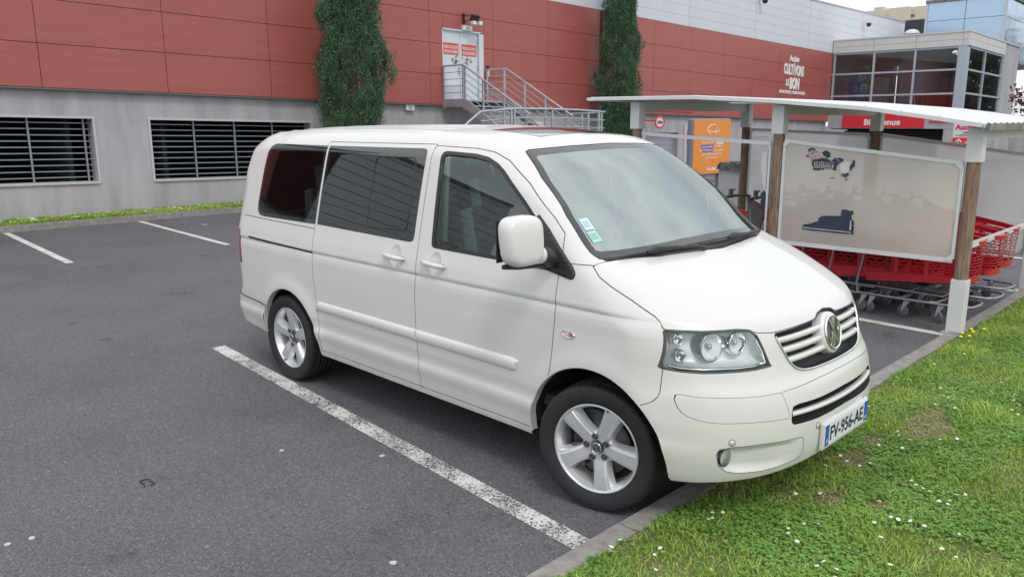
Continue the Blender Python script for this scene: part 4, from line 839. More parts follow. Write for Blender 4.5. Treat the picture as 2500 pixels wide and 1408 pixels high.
# ------------------------------------------------------------------ supermarket building (plumb verticals, cornice lines follow the sloping site)
def B(x,u,w): return (x,u,w-.0206*u)
class BM(MB):
    def bbb(s,x0,x1,u0,u1,w0,w1,m=0):
        P=[B(x,u_,w) for w in (w0,w1) for x,u_ in ((x0,u0),(x1,u0),(x1,u1),(x0,u1))]
        return s.add(P,[(3,2,1,0),(4,5,6,7),(0,1,5,4),(1,2,6,5),(2,3,7,6),(3,0,4,7)],m)
    def bt(s,txt,x,u,w,ux,width,bold=.0,depth=.01,m=0,height=None): text_mb(s,txt,B(x,u,w),ux,(0,0,1),width=width,height=height,bold=bold,depth=depth,m=m)
XW=-15.3
shop=thing('supermarket_building',(-15.3,10,0),'long supermarket with red panels over a grey rendered base and white upper cladding','building')
UY=(0,1,-.0206)
# plinth with two barred openings and a garage door
pb=BM(); X0,X1=-15.75,-15.42
# openings on plinth (u0,u1,w0,w1)
OP=[(-2.9,1.74,.83,2.11),(2.90,6.84,.83,2.11),(20.75,23.35,-.3,2.0)]
cuts=sorted(OP); uu=-8.3
for (a,b,w0,w1) in cuts:
    pb.bbb(X0,X1,uu,a,-.6,2.72); 
    if w0>-.2: pb.bbb(X0,X1,a,b,-.6,w0)
    pb.bbb(X0,X1,a,b,w1,2.72); uu=b
pb.bbb(X0,X1,uu,36.94,-.6,2.90); pb.build('rendered_base',PLINTH,shop)
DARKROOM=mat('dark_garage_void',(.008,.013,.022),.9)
for (a,b,w0,w1) in OP[:2]:
    fb=BM(); fb.bbb(-15.415,-15.395,a-.045,a,w0-.045,w1+.045); fb.bbb(-15.415,-15.395,b,b+.045,w0-.045,w1+.045); fb.bbb(-15.415,-15.395,a,b,w1,w1+.045); fb.bbb(-15.415,-15.38,a,b,w0-.045,w0)
    win=fb.build('barred_opening',mat('pale_frame',(.50,.49,.50),.7),shop)
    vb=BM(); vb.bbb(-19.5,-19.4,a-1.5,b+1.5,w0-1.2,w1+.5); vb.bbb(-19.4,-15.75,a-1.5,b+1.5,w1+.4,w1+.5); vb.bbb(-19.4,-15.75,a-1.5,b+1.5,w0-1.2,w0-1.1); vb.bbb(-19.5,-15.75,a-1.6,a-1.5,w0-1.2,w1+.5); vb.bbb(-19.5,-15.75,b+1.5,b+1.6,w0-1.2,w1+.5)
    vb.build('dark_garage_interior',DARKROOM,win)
    gb=BM(); n=10; hh=(w1-w0)/(n+.5)
    for k in range(n): 
        w=w0+hh*(k+.75); gb.bbb(-15.60,-15.588,a,b,w-.011,w+.011)
    st=1.02; us=np.arange(b-.14,a,-st) if a<0 else np.arange(a+1.0,b,.97)
    for u_ in us: gb.bbb(-15.566,-15.54,u_-.017,u_+.017,w0,w1)
    gb.build('steel_bars',mat('bar_grey',(.26,.29,.32),.5,metal=.4),win)
# garage roller door
gd=BM()
for k in range(24): w=-.3+k*.096; gd.bbb(-15.66,-15.60+.012*(k%2),20.75,23.35,w,w+.092)
gd.build('roller_door',mat('roller_grey',(.36,.38,.41),.45,metal=.3),shop)
# red panels
rb_=BM(); cols=[.87+2.445*k for k in range(-3,8)]; cols=[c for c in cols if c<18]+[18.29,18.95,21.36,23.86,26.34,28.84,31.3,33.8,36.2,36.94]
rows=[2.69,3.53,4.365,5.20,6.05]; DO=(11.14,12.70,2.80,4.79); gp=.006
sub=BM(); sub.bbb(-15.42,-15.335,-8.3,DO[0],2.66,6.05); sub.bbb(-15.42,-15.335,DO[1],36.94,2.66,6.05); sub.bbb(-15.42,-15.335,DO[0],DO[1],4.79,6.05); sub.bbb(-15.42,-15.335,DO[0],DO[1],2.66,2.80)
sub.build('panel_backing',mat('joint_dark',(.07,.02,.02),.8),shop)
for a,b in zip(cols[:-1],cols[1:]):
    for c,d_ in zip(rows[:-1],rows[1:]):
        for (p,q_,r_,s_) in ([(a,b,c,d_)] if (b<=DO[0] or a>=DO[1] or c>=DO[3] ) else [(a,min(b,DO[0]),c,d_),(max(a,DO[1]),b,c,d_)]+([(max(a,DO[0]),min(b,DO[1]),max(c,DO[3]),d_)] if d_>DO[3] else [])):
            if q_-p>.05 and s_-r_>.03: rb_.bbb(-15.335,XW+rnd.uniform(-.0015,.0015),p+gp,q_-gp,r_+gp,s_-gp)
rb_.build('red_panels',REDP,shop)
lb=BM(); lb.bbb(-15.42,-15.29,-8.3,DO[0],2.655,2.686); lb.bbb(-15.42,-15.29,DO[1],36.94,2.655,2.686); lb.build('panel_drip_edge',mat('dark_trim',(.14,.12,.12),.6),shop)
# white upper cladding, parapet rising slightly to the right
wb_=BM(); W1=lambda u_: 8.27+.0185*(u_-34)
seams=[-8.3,3,13.6,18.5,23.7,28.9,34.1,40.25,46.5]
for a,b in zip(seams[:-1],seams[1:]):
    for k in range(6):
        w0=6.062+.37*k; w1=w0+.37-.006
        if k==5: P=[(a+.012,w0),(b-.012,w0),(b-.012,W1(b)),(a+.012,W1(a))]
        else: P=[(a+.012,w0),(b-.012,w0),(b-.012,w1),(a+.012,w1)]
        V=[B(x,p[0],p[1]) for x in (-15.50,-15.33) for p in P]; wb_.add(V,[(3,2,1,0),(4,5,6,7),(0,1,5,4),(1,2,6,5),(2,3,7,6),(3,0,4,7)])
wb_.build('white_cladding',WHITEC,shop)
wb2=BM(); wb2.bbb(-15.6,-15.5,-8.3,46.5,6.0,8.0); 
for a in seams: wb2.bbb(-15.42,-15.345,a-.011,a+.011,6.062,W1(a)-.02)
V=[B(x,u_,W1(u_)+dz) for u_ in (-8.3,46.5) for x,dz in ((-15.62,0),(-15.30,0),(-15.30,.06),(-15.62,.06))]; wb2.add(V,[(0,1,5,4),(1,2,6,5),(2,3,7,6),(3,0,4,7),(0,3,2,1),(4,5,6,7)])
wb2.build('parapet_trim',mat('parapet_grey',(.40,.42,.45),.5),shop)
rf=BM(); rf.bbb(-60,-15.62,-8.3,46.5,6.0,8.1); rf.build('roof',mat('roof_grey',(.3,.3,.31),.9),shop)
dp=BM(); dp.bbb(-15.28,-15.22,18.24,18.33,2.9,6.05); dp.bbb(-15.28,-15.235,18.34,18.43,2.9,6.0,0); dp.build('downpipe',mat('pipe_dark',(.12,.05,.05),.5),shop)
# door with safety notices
db_=BM(); db_.bbb(-15.40,-15.38,11.14,12.70,2.80,4.79,0); db_.bbb(-15.385,-15.29,12.52,12.56,2.80,4.79,0)
for a,b in ((11.16,11.80),(11.82,12.50)): db_.bbb(-15.38,-15.355,a,b,2.82,4.77,0)
dr=db_.build('emergency_door',mat('door_white',(.60,.64,.68),.5,var=.04,vscale=2),shop)
db2=BM(); db2.bbb(-15.40,-15.295,12.56,12.70,2.80,4.79,0); db2.bbb(-15.40,-15.295,11.11,11.14,2.80,4.79,0); db2.bbb(-15.40,-15.295,11.11,12.70,4.76,4.80,0); db2.build('door_frame',MATS['door_white'],dr)
sg=BM()
for a,b in ((11.18,11.76),(11.88,12.46)):
    sg.bbb(-15.354,-15.348,a,b,4.10,4.42,0); sg.bt('ISSUE DE SECOURS',-15.347,(a+b)/2,4.31,UY,b-a-.08,.01,.003,1,.085); sg.bt('NE PAS ENCOMBRER',-15.347,(a+b)/2,4.18,UY,b-a-.08,.01,.003,1,.085)
sg.build('door_notice',[mat('notice_red',(.62,.09,.05),.5),mat('notice_white',(.75,.74,.72),.5)],dr)
rs=BM(); q=random.Random(3)
for _ in range(70):
    u_=q.gauss(12.10,.10) if q.random()<.6 else q.gauss(11.62,.07); w=q.gauss(3.93,.09); r_=q.uniform(.008,.03); rs.add([B(-15.3475,u_+r_*math.cos(a)*q.uniform(.5,1.3),w+r_*math.sin(a)*q.uniform(.5,1.3)) for a in np.linspace(0,6.28,8)[:-1]],[tuple(range(7))])
rs.build('door_rust',mat('rust_stain',(.30,.19,.10),.9),dr)
hb=BM()
for w in (3.0,3.75,4.5): hb.bbb(-15.352,-15.335,12.48,12.53,w,w+.09)
hb.bbb(-15.35,-15.31,11.74,11.79,3.58,3.78); hb.build('door_ironwork',GALV,dr)
kb=BM(); kb.bbb(-15.30,-15.24,12.80,12.88,3.55,3.75,0); kb.bbb(-15.30,-15.22,12.81,12.87,3.80,3.87,1); tag(kb.build('entry_intercom',[mat('box_white',(.7,.7,.7),.4),BLACKP]),'small white intercom beside the white emergency door','intercom')
# floodlight over the door, exit light
fl=thing('floodlight',B(-15.3,11.95,4.9),'floodlight and white exit light box over the emergency door','floodlight')
b=BM(); b.bbb(-15.30,-15.24,11.88,11.94,4.98,5.26); b.rod(B(-15.24,11.91,5.22),B(-15.02,12.10,5.20),.015); b.rod(B(-15.24,11.91,5.02),B(-15.02,12.10,5.18),.012); b.build('bracket',BLACKP,fl)
b=BM(); b.box(B(-14.98,12.08,5.12),(.10,.26,.20),rot=np.array(Matrix.Rotation(R(30),3,'Y'))); b.build('lamp_head',BLACKP,fl,bevel=.01)
b=BM(); b.box(B(-14.95,12.00,4.98),(.13,.12,.10)); b.box(B(-14.95,12.24,4.99),(.13,.12,.10)); b.build('sensor',mat('box_white'),fl,bevel=.01)
b=BM(); b.bbb(-15.30,-15.22,11.84,12.20,4.80,4.93,0); b.bbb(-15.219,-15.216,11.95,12.08,4.83,4.90,1); b.build('exit_light_box',[mat('box_white'),mat('exit_green',(.25,.45,.33),.4)],fl)
b=BM(); b.bbb(-15.42,-15.33,9.80,10.08,2.50,2.66,0); b.bbb(-15.33,-15.32,9.88,10.00,2.54,2.62,1); tag(b.build('wall_light',[mat('box_white'),MATS['exit_green']]),'small white emergency light box on the grey wall left of the staircase','wall light')
b=BM(); b.bbb(-15.42,-15.28,15.0,15.35,2.10,2.28,0); tag(b.build('bulkhead_lamp',mat('lamp_cream',(.62,.55,.42),.4),bevel=.04),'cream oval bulkhead lamp on the grey wall behind the stair rails','wall lamp')
for k_,(u_,w_) in enumerate(((29.1,7.70),(40.5,7.85))):
    c=thing('security_camera',B(-15.33,u_,w_),['white dome camera high on the white cladding, nearer one above the lettering','small camera high on the white cladding, farther one towards the glass hall'][k_],'camera','cameras on the white cladding')
    b=BM(); b.bbb(-15.33,-15.10,u_-.04,u_+.04,w_-.03,w_+.03); b.build('bracket',mat('box_white'),c); b=BM(); b.lathe([(0,-.15),(.09,-.12),(.13,0),(.10,.06),(0,.06)],B(-15.05,u_,w_-.05),(0,0,1),14); b.build('dome',BLACKP,c)
# wall lettering
LT=mat('sign_white',(.80,.80,.78),.5)
sgn=thing('wall_lettering',B(-15.3,32.7,4.6),'white shop slogan lettering fixed on the red panels','sign')
b=BM(); b.bt('Auchan',-15.295,32.70,5.49,UY,.95,.02,.02,0,.27); b.build('shop_name',LT,sgn)
b=BM(); b.bt('CULT',-15.295,32.17,4.98,UY,.93,.035,.02,0,.50); b.bt('i',-15.295,32.72,5.02,UY,.07,.03,.02,0,.58); b.bt('VONS',-15.295,33.27,4.96,UY,.95,.035,.02,0,.50)
b.tube([B(-15.29,32.60,5.34),B(-15.29,32.72,5.40),B(-15.29,32.86,5.33)],.018,5); b.build('slogan_top_line',LT,sgn)
b=BM(); b.bt('LE',-15.295,32.14,4.38,UY,.30,.03,.02,0,.30); b.bt('BON',-15.295,32.86,4.36,UY,.98,.05,.02,0,.55); b.build('slogan_bottom_line',LT,sgn)
b=BM(); b.bt('BOUCHERIE | POISSONNERIE',-15.295,32.70,3.93,UY,2.62,.02,.02,0,.19); b.bt('PAINS & PÂTISSERIE',-15.295,32.68,3.58,UY,1.75,.02,.02,0,.19); b.build('small_print',LT,sgn)
# parking banner and blade sign by the roller door
pk=thing('car_park_banner',B(-15.3,21.6,3.0),'red banner with white car park lettering over the roller door','sign')
b=BM(); b.bbb(-15.30,-15.27,20.6,24.2,2.80,3.30,0); b.bt('Entrée Parking',-15.268,21.95,3.06,UY,2.3,.02,.01,1,.26); b.lathe([(.13,0),(.13,.02),(0,.02)],B(-15.27,23.35,3.0),(1,0,0),20,1); b.build('banner',[mat('banner_red',(.66,.028,.045),.45),LT],pk)
hs=thing('height_limit_sign',B(-14.9,21.3,2.4),'round red and white height limit sign on an arm beside the roller door','road sign')
b=BM(); b.rod(B(-15.4,20.9,2.45),B(-14.95,21.25,2.42),.03); b.build('arm',mat('banner_red'),hs)
b=BM(); ctr=B(-14.9,21.3,2.38); b.lathe([(.24,0),(.24,.02),(.18,.02),(.18,0)],ctr,(1,-.25,0),26,0); b.lathe([(.18,.012),(0,.012)],ctr,(1,-.25,0),26,1); text_mb(b,'2.00m',(ctr[0]+.022,ctr[1],ctr[2]),(.24,.97,0),(0,0,1),width=.26,height=.11,bold=.02,depth=.004,m=2); b.build('disc',[mat('limit_red',(.55,.06,.08),.5),mat('limit_pale',(.72,.60,.55),.5),BLACKP],hs)
b=BM(); b.bbb(-15.42,-15.30,20.55,20.85,2.38,2.56,0); b.bbb(-15.42,-15.33,20.55,20.85,2.10,2.36,1); tag(b.build('notice_plate',[mat('box_white'),mat('notice_green',(.45,.60,.30),.5)]),'white and green notice plates left of the height limit sign','notice')
ac=thing('access_notice',B(-15.42,24.2,1.8),'small red store access notice with a white left arrow on the grey wall','sign')
b=BM(); b.bbb(-15.42,-15.40,24.0,24.50,1.80,2.06,0); b.bbb(-15.42,-15.40,24.0,24.50,1.56,1.79,0); b.bt('ACCÈS',-15.398,24.25,1.985,UY,.34,.02,.004,1,.07); b.bt('MAGASIN',-15.398,24.25,1.875,UY,.40,.02,.004,1,.07)
b.rod(B(-15.395,24.12,1.675),B(-15.395,24.40,1.675),.014,5,1); b.rod(B(-15.395,24.12,1.675),B(-15.395,24.21,1.75),.014,5,1); b.rod(B(-15.395,24.12,1.675),B(-15.395,24.21,1.60),.014,5,1); b.build('plates',[mat('banner_red'),LT],ac)
b=BM(); b.bbb(-15.42,-15.36,23.75,23.90,-.3,2.35); b.bbb(-15.42,-15.34,24.62,25.9,.2,1.9); b.build('wall_pilaster',mat('pale_frame'),shop)
# ---- glazed entrance hall
UH=36.94; XC=-9.13
hall=thing('glazed_entrance_hall',(-12,UH,0),'glass fronted entrance hall with white fascia at the right end of the red wall','building')
FAS=mat('fascia_white',(.58,.58,.57),.5,var=.05,vscale=2)
b=BM()
for a,c in ((XW,-13.30),(-13.285,-11.37),(-11.355,-9.36),(-9.345,XC+.06)):
    b.bbb(a,c,UH-.06,UH+.3,6.03,6.30); b.bbb(a,c,UH-.06,UH+.3,6.31,6.62)
for a,c in ((UH+.301,39.6),(39.62,42.84)): b.bbb(XC-.3,XC+.06,a+.001,c,6.03,6.30); b.bbb(XC-.3,XC+.06,a+.001,c,6.31,6.62)
b.bbb(XW,XC+.09,UH-.09,45.5,6.62,6.68); b.build('fascia',FAS,hall)
FR=mat('glazing_frame',(.42,.48,.54),.4,metal=.2)
b=BM()
for x in (-15.2,-13.25,-11.36): b.bbb(x-.045,x+.045,UH-.02,UH+.10,3.2,6.03)
for w in (3.93,5.0,5.98): b.bbb(XW,-9.5,UH-.01,UH+.08,w-.04,w+.04)
b.bbb(-9.52,XC,UH-.04,UH+.35,3.2,6.03); b.bbb(-15.3,XC,UH-.02,UH+.1,3.12,3.24)
for u_ in (39.75,42.78): b.bbb(XC-.10,XC+.02,u_-.04,u_+.04,3.2,6.03)
for w in (3.95,5.0,5.98): b.bbb(XC-.08,XC+.01,UH+.35,42.8,w-.04,w+.04)
b.bbb(XC-.1,XC+.02,UH+.35,42.8,3.12,3.24); b.build('window_frame',FR,hall)
GLH=glass('hall_glass',(.80,.82,.84),1.9)
b=BM(); b.add([B(XW,UH+.04,3.2),B(-9.5,UH+.04,3.2),B(-9.5,UH+.04,6.03),B(XW,UH+.04,6.03)],[(0,1,2,3)]); b.add([B(XC-.04,UH+.35,3.2),B(XC-.04,42.8,3.2),B(XC-.04,42.8,6.03),B(XC-.04,UH+.35,6.03)],[(0,1,2,3)]); b.build('glazing',GLH,hall)
b=BM(); b.bbb(-15.45,-15.35,UH,46,3.0,6.1); b.bbb(-15.3,XC-.05,UH+.35,45.5,3.0,3.12); b.bbb(-15.3,-9.3,46.0,46.1,3.1,6.1); b.bbb(-15.3,XC,UH+.2,45.5,5.98,6.02,1); b.bbb(-13.1,-12.3,40.2,44,3.1,6.0,0); b.bbb(-11.6,-9.9,41.8,42.0,3.12,5.0,2); b.build('hall_interior',[mat('inside_brown',(.50,.45,.47),.8),mat('inside_ceiling',(.75,.75,.77),.8),mat('inside_screen',(.30,.22,.22),.7)],hall)
b=BM(); b.bbb(-15.0,-14.2,38.4,38.5,3.75,4.95,0); b.bbb(-14.2,-13.9,38.45,38.5,3.4,5.0,2); b.bbb(-13.9,-13.0,38.4,38.55,3.12,4.9,1); b.bt('AUCHAN',-14.6,38.38,4.75,(1,0,0),.5,.01,.01,1,.10); b.bbb(-14.75,-14.5,38.37,38.39,4.2,4.5,1); b.build('display_panel',[mat('poster_blue',(.03,.16,.50),.5),mat('poster_white',(.30,.34,.34),.6),mat('poster_dark',(.1,.1,.12),.6)],hall)
b=BM(); V=[B(x,u_,w) for u_ in (38.2,39.8) for x,w in ((-11.5,3.3),(-10.0,3.35),(-9.75,3.98),(-11.65,4.05))]; b.add(V,[(3,2,1,0),(4,5,6,7),(0,1,5,4),(1,2,6,5),(2,3,7,6),(3,0,4,7)],0)
for k in range(8): x=-11.45+k*.22; b.rod(B(x,38.19,3.34),B(x-.06+.02*k,38.17,3.98),.012,4,1)
tag(b.build('trolleys_inside_hall',[mat('trolley_red_dim',(.45,.02,.03),.5),mat('rib_pink',(.60,.12,.12),.5)]),'red row of nested trolleys seen behind the hall glass','trolleys')
b=BM(); b.lathe([(0,-.1),(.07,-.08),(.07,.1),(0,.12)],B(-9.62,UH-.12,5.75),(-.6,-.6,-.3),12); b.bbb(-9.56,-9.50,UH-.15,UH,5.62,5.70); tag(b.build('hall_camera',mat('box_white')),'white bullet camera on the corner post of the glass hall','camera')
# lower storey
b=BM(); b.bbb(XW,-9.28,UH+.002,UH+.4,2.33,3.12); b.bbb(-9.25,XC,UH+.5,45.5,-1,3.12); b.bbb(-9.8,-9.25,UH+.01,UH+.5,-1,2.33); b.bbb(-9.28,XC+.03,42.86,45.6,-1,6.62); b.bbb(-14,-9.28,45.2,45.6,5.9,6.6); b.build('lower_wall',PLINTH,hall)
b=BM(); b.bbb(-15.3,-9.8,UH+2.5,UH+2.6,-1,2.33,0); b.bbb(-15.3,-9.8,UH+.4,UH+2.5,2.30,2.33,0)
for k in range(16): b.bbb(-15.2,-9.85,UH+1.9,UH+1.93,.2+k*.13,.29+k*.13,1)
b.build('dark_entrance',[mat('entrance_dark',(.012,.016,.03),.7),mat('entrance_slat',(.05,.055,.07),.5)],hall)
bn=thing('welcome_banner',B(-12.6,UH,2.65),'wide red welcome banner over the dark entrance under the glass hall','sign')
b=BM(); b.bbb(-14.55,-10.66,UH-.03,UH-.002,2.36,3.05,0); b.bt('Bienvenue',-12.60,UH-.032,2.64,(1,0,0),1.72,.03,.008,1,.30); b.build('banner',[mat('banner_red'),LT],bn)
b=BM(); b.bbb(-10.44,-8.95,UH-.03,UH-.002,2.62,2.92,0); b.bt('MAGASIN',-9.95,UH-.032,2.77,(1,0,0),.86,.03,.008,1,.15); tag(b.build('store_banner',[mat('banner_red'),LT]),'small red store banner right of the welcome banner','sign')
b=BM(); 
for x in (-13.2,-12.2): b.bbb(x,x+.15,UH+.45,UH+.5,2.0,2.06)
# ---- blue glazed upper block, dark block, cream block behind
UB=44.0
blk=thing('blue_glass_block',(-11,UB,6),'upper block clad in pale blue mirror glass behind the hall roof','building')
BG=bpy.data.materials.new('blue_mirror_glass'); t=nodes(BG); p=t.nodes['Principled BSDF']; p.inputs['Base Color'].default_value=(.42,.55,.68,1); p.inputs['Metallic'].default_value=.75; p.inputs['Roughness'].default_value=.12
n_=t.nodes.new('ShaderNodeTexNoise'); n_.inputs['Scale'].default_value=.8; bp=t.nodes.new('ShaderNodeBump'); bp.inputs['Strength'].default_value=.25; bp.inputs['Distance'].default_value=.05; tc=t.nodes.new('ShaderNodeTexCoord'); t.links.new(tc.outputs['Object'],n_.inputs['Vector']); t.links.new(n_.outputs['Fac'],bp.inputs['Height']); t.links.new(bp.outputs['Normal'],p.inputs['Normal'])
b=BM()
for a,c in ((-13.30,-11.47),(-11.44,-9.62)):
    for w0,w1 in ((6.0,8.10),(8.125,9.04)): b.bbb(a,c,UB,UB+.1,w0,w1)
for a,c in ((UB+.12,46.0),(46.03,49.0),(49.03,53)):
    for w0,w1 in ((6.0,8.10),(8.125,9.04)): b.bbb(-9.70,-9.59,a,c,w0,w1)
b.build('mirror_panels',BG,blk)
b=BM(); b.bbb(-13.42,-13.31,UB-.04,UB+.3,6,9.05,0); b.bbb(-9.62,-9.52,UB-.05,UB+.10,6,9.05,0); b.bbb(-13.35,-9.7,UB+.1,53,6,9.05,0); b.bbb(-13.45,-9.50,UB-.08,53,9.05,9.22,1); b.build('block_structure',[mat('mullion_grey',(.42,.46,.50),.5),mat('gravel_edge',(.16,.15,.14),.95,var=.5,vscale=6,bump=1,bscale=14)],blk)
b=BM(); b.bbb(-18.4,-13.5,55,60,7,9.75); 
for k in range(40): b.bbb(-18.35+k*.12,-18.31+k*.12,54.97,55,7,9.7)
tag(b.build('dark_plant_block',mat('dark_ribbed',(.055,.06,.075),.6)),'dark ribbed roof block between the white cladding and the blue glass','building')
b=BM(); b.bbb(-40,-31.9,100,110,10,17.25,0); b.bbb(-36.0,-33.6,99.4,100,15.3,17.25,0); b.bbb(-34.6,-33.2,99.93,100.02,16.1,16.35,1); b.bbb(-38,-36.9,100,104,17.25,17.6,0); tag(b.build('cream_apartment_block',[mat('cream_wall',(.62,.56,.44),.8),mat('slot_dark',(.12,.12,.12),.8)]),'distant cream apartment block beyond the roofs','building')
lp=thing('street_lamp',B(-15.6,46.5,7.6),'white dome head street lamp in front of the dark roof block','street lamp')
b=BM(); b.rod((-15.7,46.8,0),(-15.7,46.8,7.0),.05); b.rod((-15.7,46.8,7.0),(-15.05,46.6,6.95),.03); b.build('pole',GALV,lp)
b=BM(); b.lathe([(.42,-.03),(.40,.05),(.30,.16),(.15,.22),(0,.24)],(-14.9,46.5,6.90),(0,0,1),24); b.lathe([(.42,-.03),(.2,-.08),(0,-.09)],(-14.9,46.5,6.90),(0,0,1),24); b.build('lamp_head',mat('box_white'),lp)
# totem sign
tt=thing('store_totem_sign',(-7.1,30,0),'white and red shop sign board with an up arrow behind the trolley shelter','sign')
b=MB(); z0=-.0206*30; b.bb(-7.36,-6.35,30,30.06,1.93+z0,2.50+z0,0); b.bb(-7.36,-6.35,30,30.06,1.45+z0,1.93+z0,1)
text_mb(b,'Auchan',(-6.88,29.99,2.33+z0),(1,0,0),(0,0,1),width=.85,height=.20,bold=.03,depth=.006,m=1); text_mb(b,'CLERMONT',(-6.95,29.99,2.02+z0),(1,0,0),(0,0,1),width=.62,height=.06,bold=.0,depth=.006,m=2); b.bb(-7.0,-6.7,29.985,29.998,2.10+z0,2.15+z0,1)
text_mb(b,'ACCÈS',(-6.70,29.99,1.76+z0),(1,0,0),(0,0,1),width=.46,height=.11,bold=.03,depth=.006,m=3); text_mb(b,'MAGASIN',(-6.70,29.99,1.58+z0),(1,0,0),(0,0,1),width=.50,height=.11,bold=.03,depth=.006,m=3)
b.rod((-7.14,29.98,1.55+z0),(-7.14,29.98,1.86+z0),.02,5,3); b.rod((-7.14,29.98,1.87+z0),(-7.25,29.98,1.75+z0),.02,5,3); b.rod((-7.14,29.98,1.87+z0),(-7.03,29.98,1.75+z0),.02,5,3); b.build('board',[mat('box_white'),mat('banner_red'),mat('poster_dark'),LT],tt)
b=MB(); b.bb(-7.3,-7.2,30.06,30.14,0,2.45+z0); b.bb(-6.5,-6.4,30.06,30.14,0,2.45+z0); b.build('posts',GALV,tt)
# ---- steel staircase down from the emergency door
sta=thing('steel_staircase',(-14.2,12,0),'galvanised steel staircase down from the white emergency door','staircase')
def W(x,u,w): return np.array(B(x,u,w))
b=BM(); b.bbb(-15.3,-14.42,11.12,12.76,2.78,2.82); b.bbb(-15.3,-14.40,11.08,11.12,2.62,2.84); b.bbb(-15.3,-14.40,12.76,12.80,2.62,2.84); b.build('landing',GALV,sta)
SLP=.53; XT,WT=-14.42,2.82; XB=-11.85
for u_ in (11.10,12.78):
    b=BM(); V=[W(x,u_+du,w) for du in (-.02,.02) for x,w in ((XT,2.62),(XT,2.84),(XT+.25,2.76),(XB,1.42),(XB,1.18))]; b.add(V,[(0,1,2,3,4),(9,8,7,6,5)]+[(i,i+5,(i+1)%5+5,(i+1)%5) for i in range(5)]); b.build('stringer',GALV,sta)
n=9
for k in range(n):
    x=XT+.27*(k+.8); w=WT-SLP*(x-XT)-.05; b=BM(); b.bbb(x-.13,x+.13,11.12,12.76,w-.03,w); b.build('tread',GALV,sta)
def railing(name,u_,xs_,parent,lip=.92,mesh=False):
    b=BM(); top_=lambda x: WT+lip+.01 if x<=XT else WT+lip-SLP*(x-XT)
    b.tube([W(-15.25,u_,top_(-15.25)),W(XT,u_,top_(XT)),W(XB,u_,top_(XB))],.026,8)
    for k in range(1,5):
        o=lip*(k/5.0); f=lambda x: (top_(x)-o); b.tube([W(-15.25,u_,f(-15.25)),W(XT,u_,f(XT)),W(XB+.3,u_,f(XB+.3))],.0115,6)
    for x in xs_: b.bbb(x-.022,x+.022,u_-.022,u_+.022,(WT if x<=XT else WT-SLP*(x-XT))-.25,top_(x))
    if mesh:
        for k in range(22): x=-15.22+k*.036; b.rod(W(x,u_,2.86),W(x,u_,3.22),.003,4)
        for k in range(10): b.rod(W(-15.22,u_,2.88+k*.036),W(-14.46,u_,2.88+k*.036),.003,4)
    return b.build(name,GALV,parent)
railing('handrail',11.10,(-15.24,-14.43,-14.34,-13.62,-12.82,-12.0),sta,mesh=True); railing('handrail',12.78,(-15.24,-14.50,-13.68,-12.88,-12.07),sta,mesh=True)
# raised ramp landing with its curved rail
rp_=thing('access_ramp',(-11,12,0),'concrete ramp landing with curved galvanised rail at the foot of the staircase','ramp')
b=BM(); b.bbb(-12.3,-11.3,9.4,13.9,-.4,1.28); b.bbb(-11.9,-11.3,7.4,9.4,-.4,.7); b.build('ramp_slab',PLINTH,rp_)
pth=[(-11.5,8.35,1.95),(-11.5,8.75,2.22),(-11.5,9.04,2.40),(-11.5,10.15,2.50),(-11.5,11.4,2.53),(-11.5,12.6,2.535),(-11.5,13.5,2.52),(-11.52,13.75,2.515),(-11.66,13.88,2.51),(-11.9,13.9,2.50),(-12.9,13.75,2.47)]
P=[W(*p) for p in pth]; b=BM(); b.tube(P,.027,8); b.build('top_rail',GALV,rp_)
for dz in (.22,.44,.66): b=BM(); b.tube([p-np.array([0,0,dz]) for p in (P[2:] if dz<.6 else P[3:])],.0145,6); b.build('mid_rail',GALV,rp_)
for (x,u_) in ((-11.5,10.05),(-11.5,10.16),(-11.5,11.55),(-11.5,13.0),(-11.5,13.45),(-11.52,13.6),(-12.4,13.82)): b=BM(); b.bbb(x-.022,x+.022,u_-.025,u_+.025,1.25,2.50); b.build('rail_post',GALV,rp_)
# grey clad wing that continues the wall beyond the left edge; seen mirrored in the van glass
wg=thing('grey_clad_wing',(-15.5,-12,0),'grey ribbed wing of the shop left of the red wall, mirrored in the van windows','building')
b=MB()
for k in range(30): b.bb(-15.6,-15.30+.02*(k%2),-14.9,-8.35,.9+k*.18,.9+k*.18+.172)
b.build('ribbed_cladding',mat('ribbed_grey',(.50,.53,.56),.6),wg)
b=MB(); b.bb(-40,-15.6,-15,-8.3,0,6.35,0); b.bb(-15.62,-15.24,-14.95,-8.3,6.28,6.42,0); b.bb(-15.6,-15.35,-14.9,-8.35,0,.9,1); b.build('wing_walls',[mat('wall_grey_dark',(.14,.15,.16),.8),PLINTH],wg)
# railing and red-leaved tree at the right edge
gr_=BM()
for w in (3.3,3.55,3.8,4.05): gr_.bbb(-7.75,-5,40,40.04,w-.02,w+.02)
for k in range(6): x=-7.72+k*.5; gr_.bbb(x-.02,x+.02,40,40.05,2.6,4.08)
gr_.bbb(-7.8,-5,40.05,41,-1,3.0,1)
tag(gr_.build('terrace_railing',[mat('rail_pale_green',(.50,.62,.58),.5),PLINTH]),'pale green terrace railing beyond the hall at the right edge','railing')
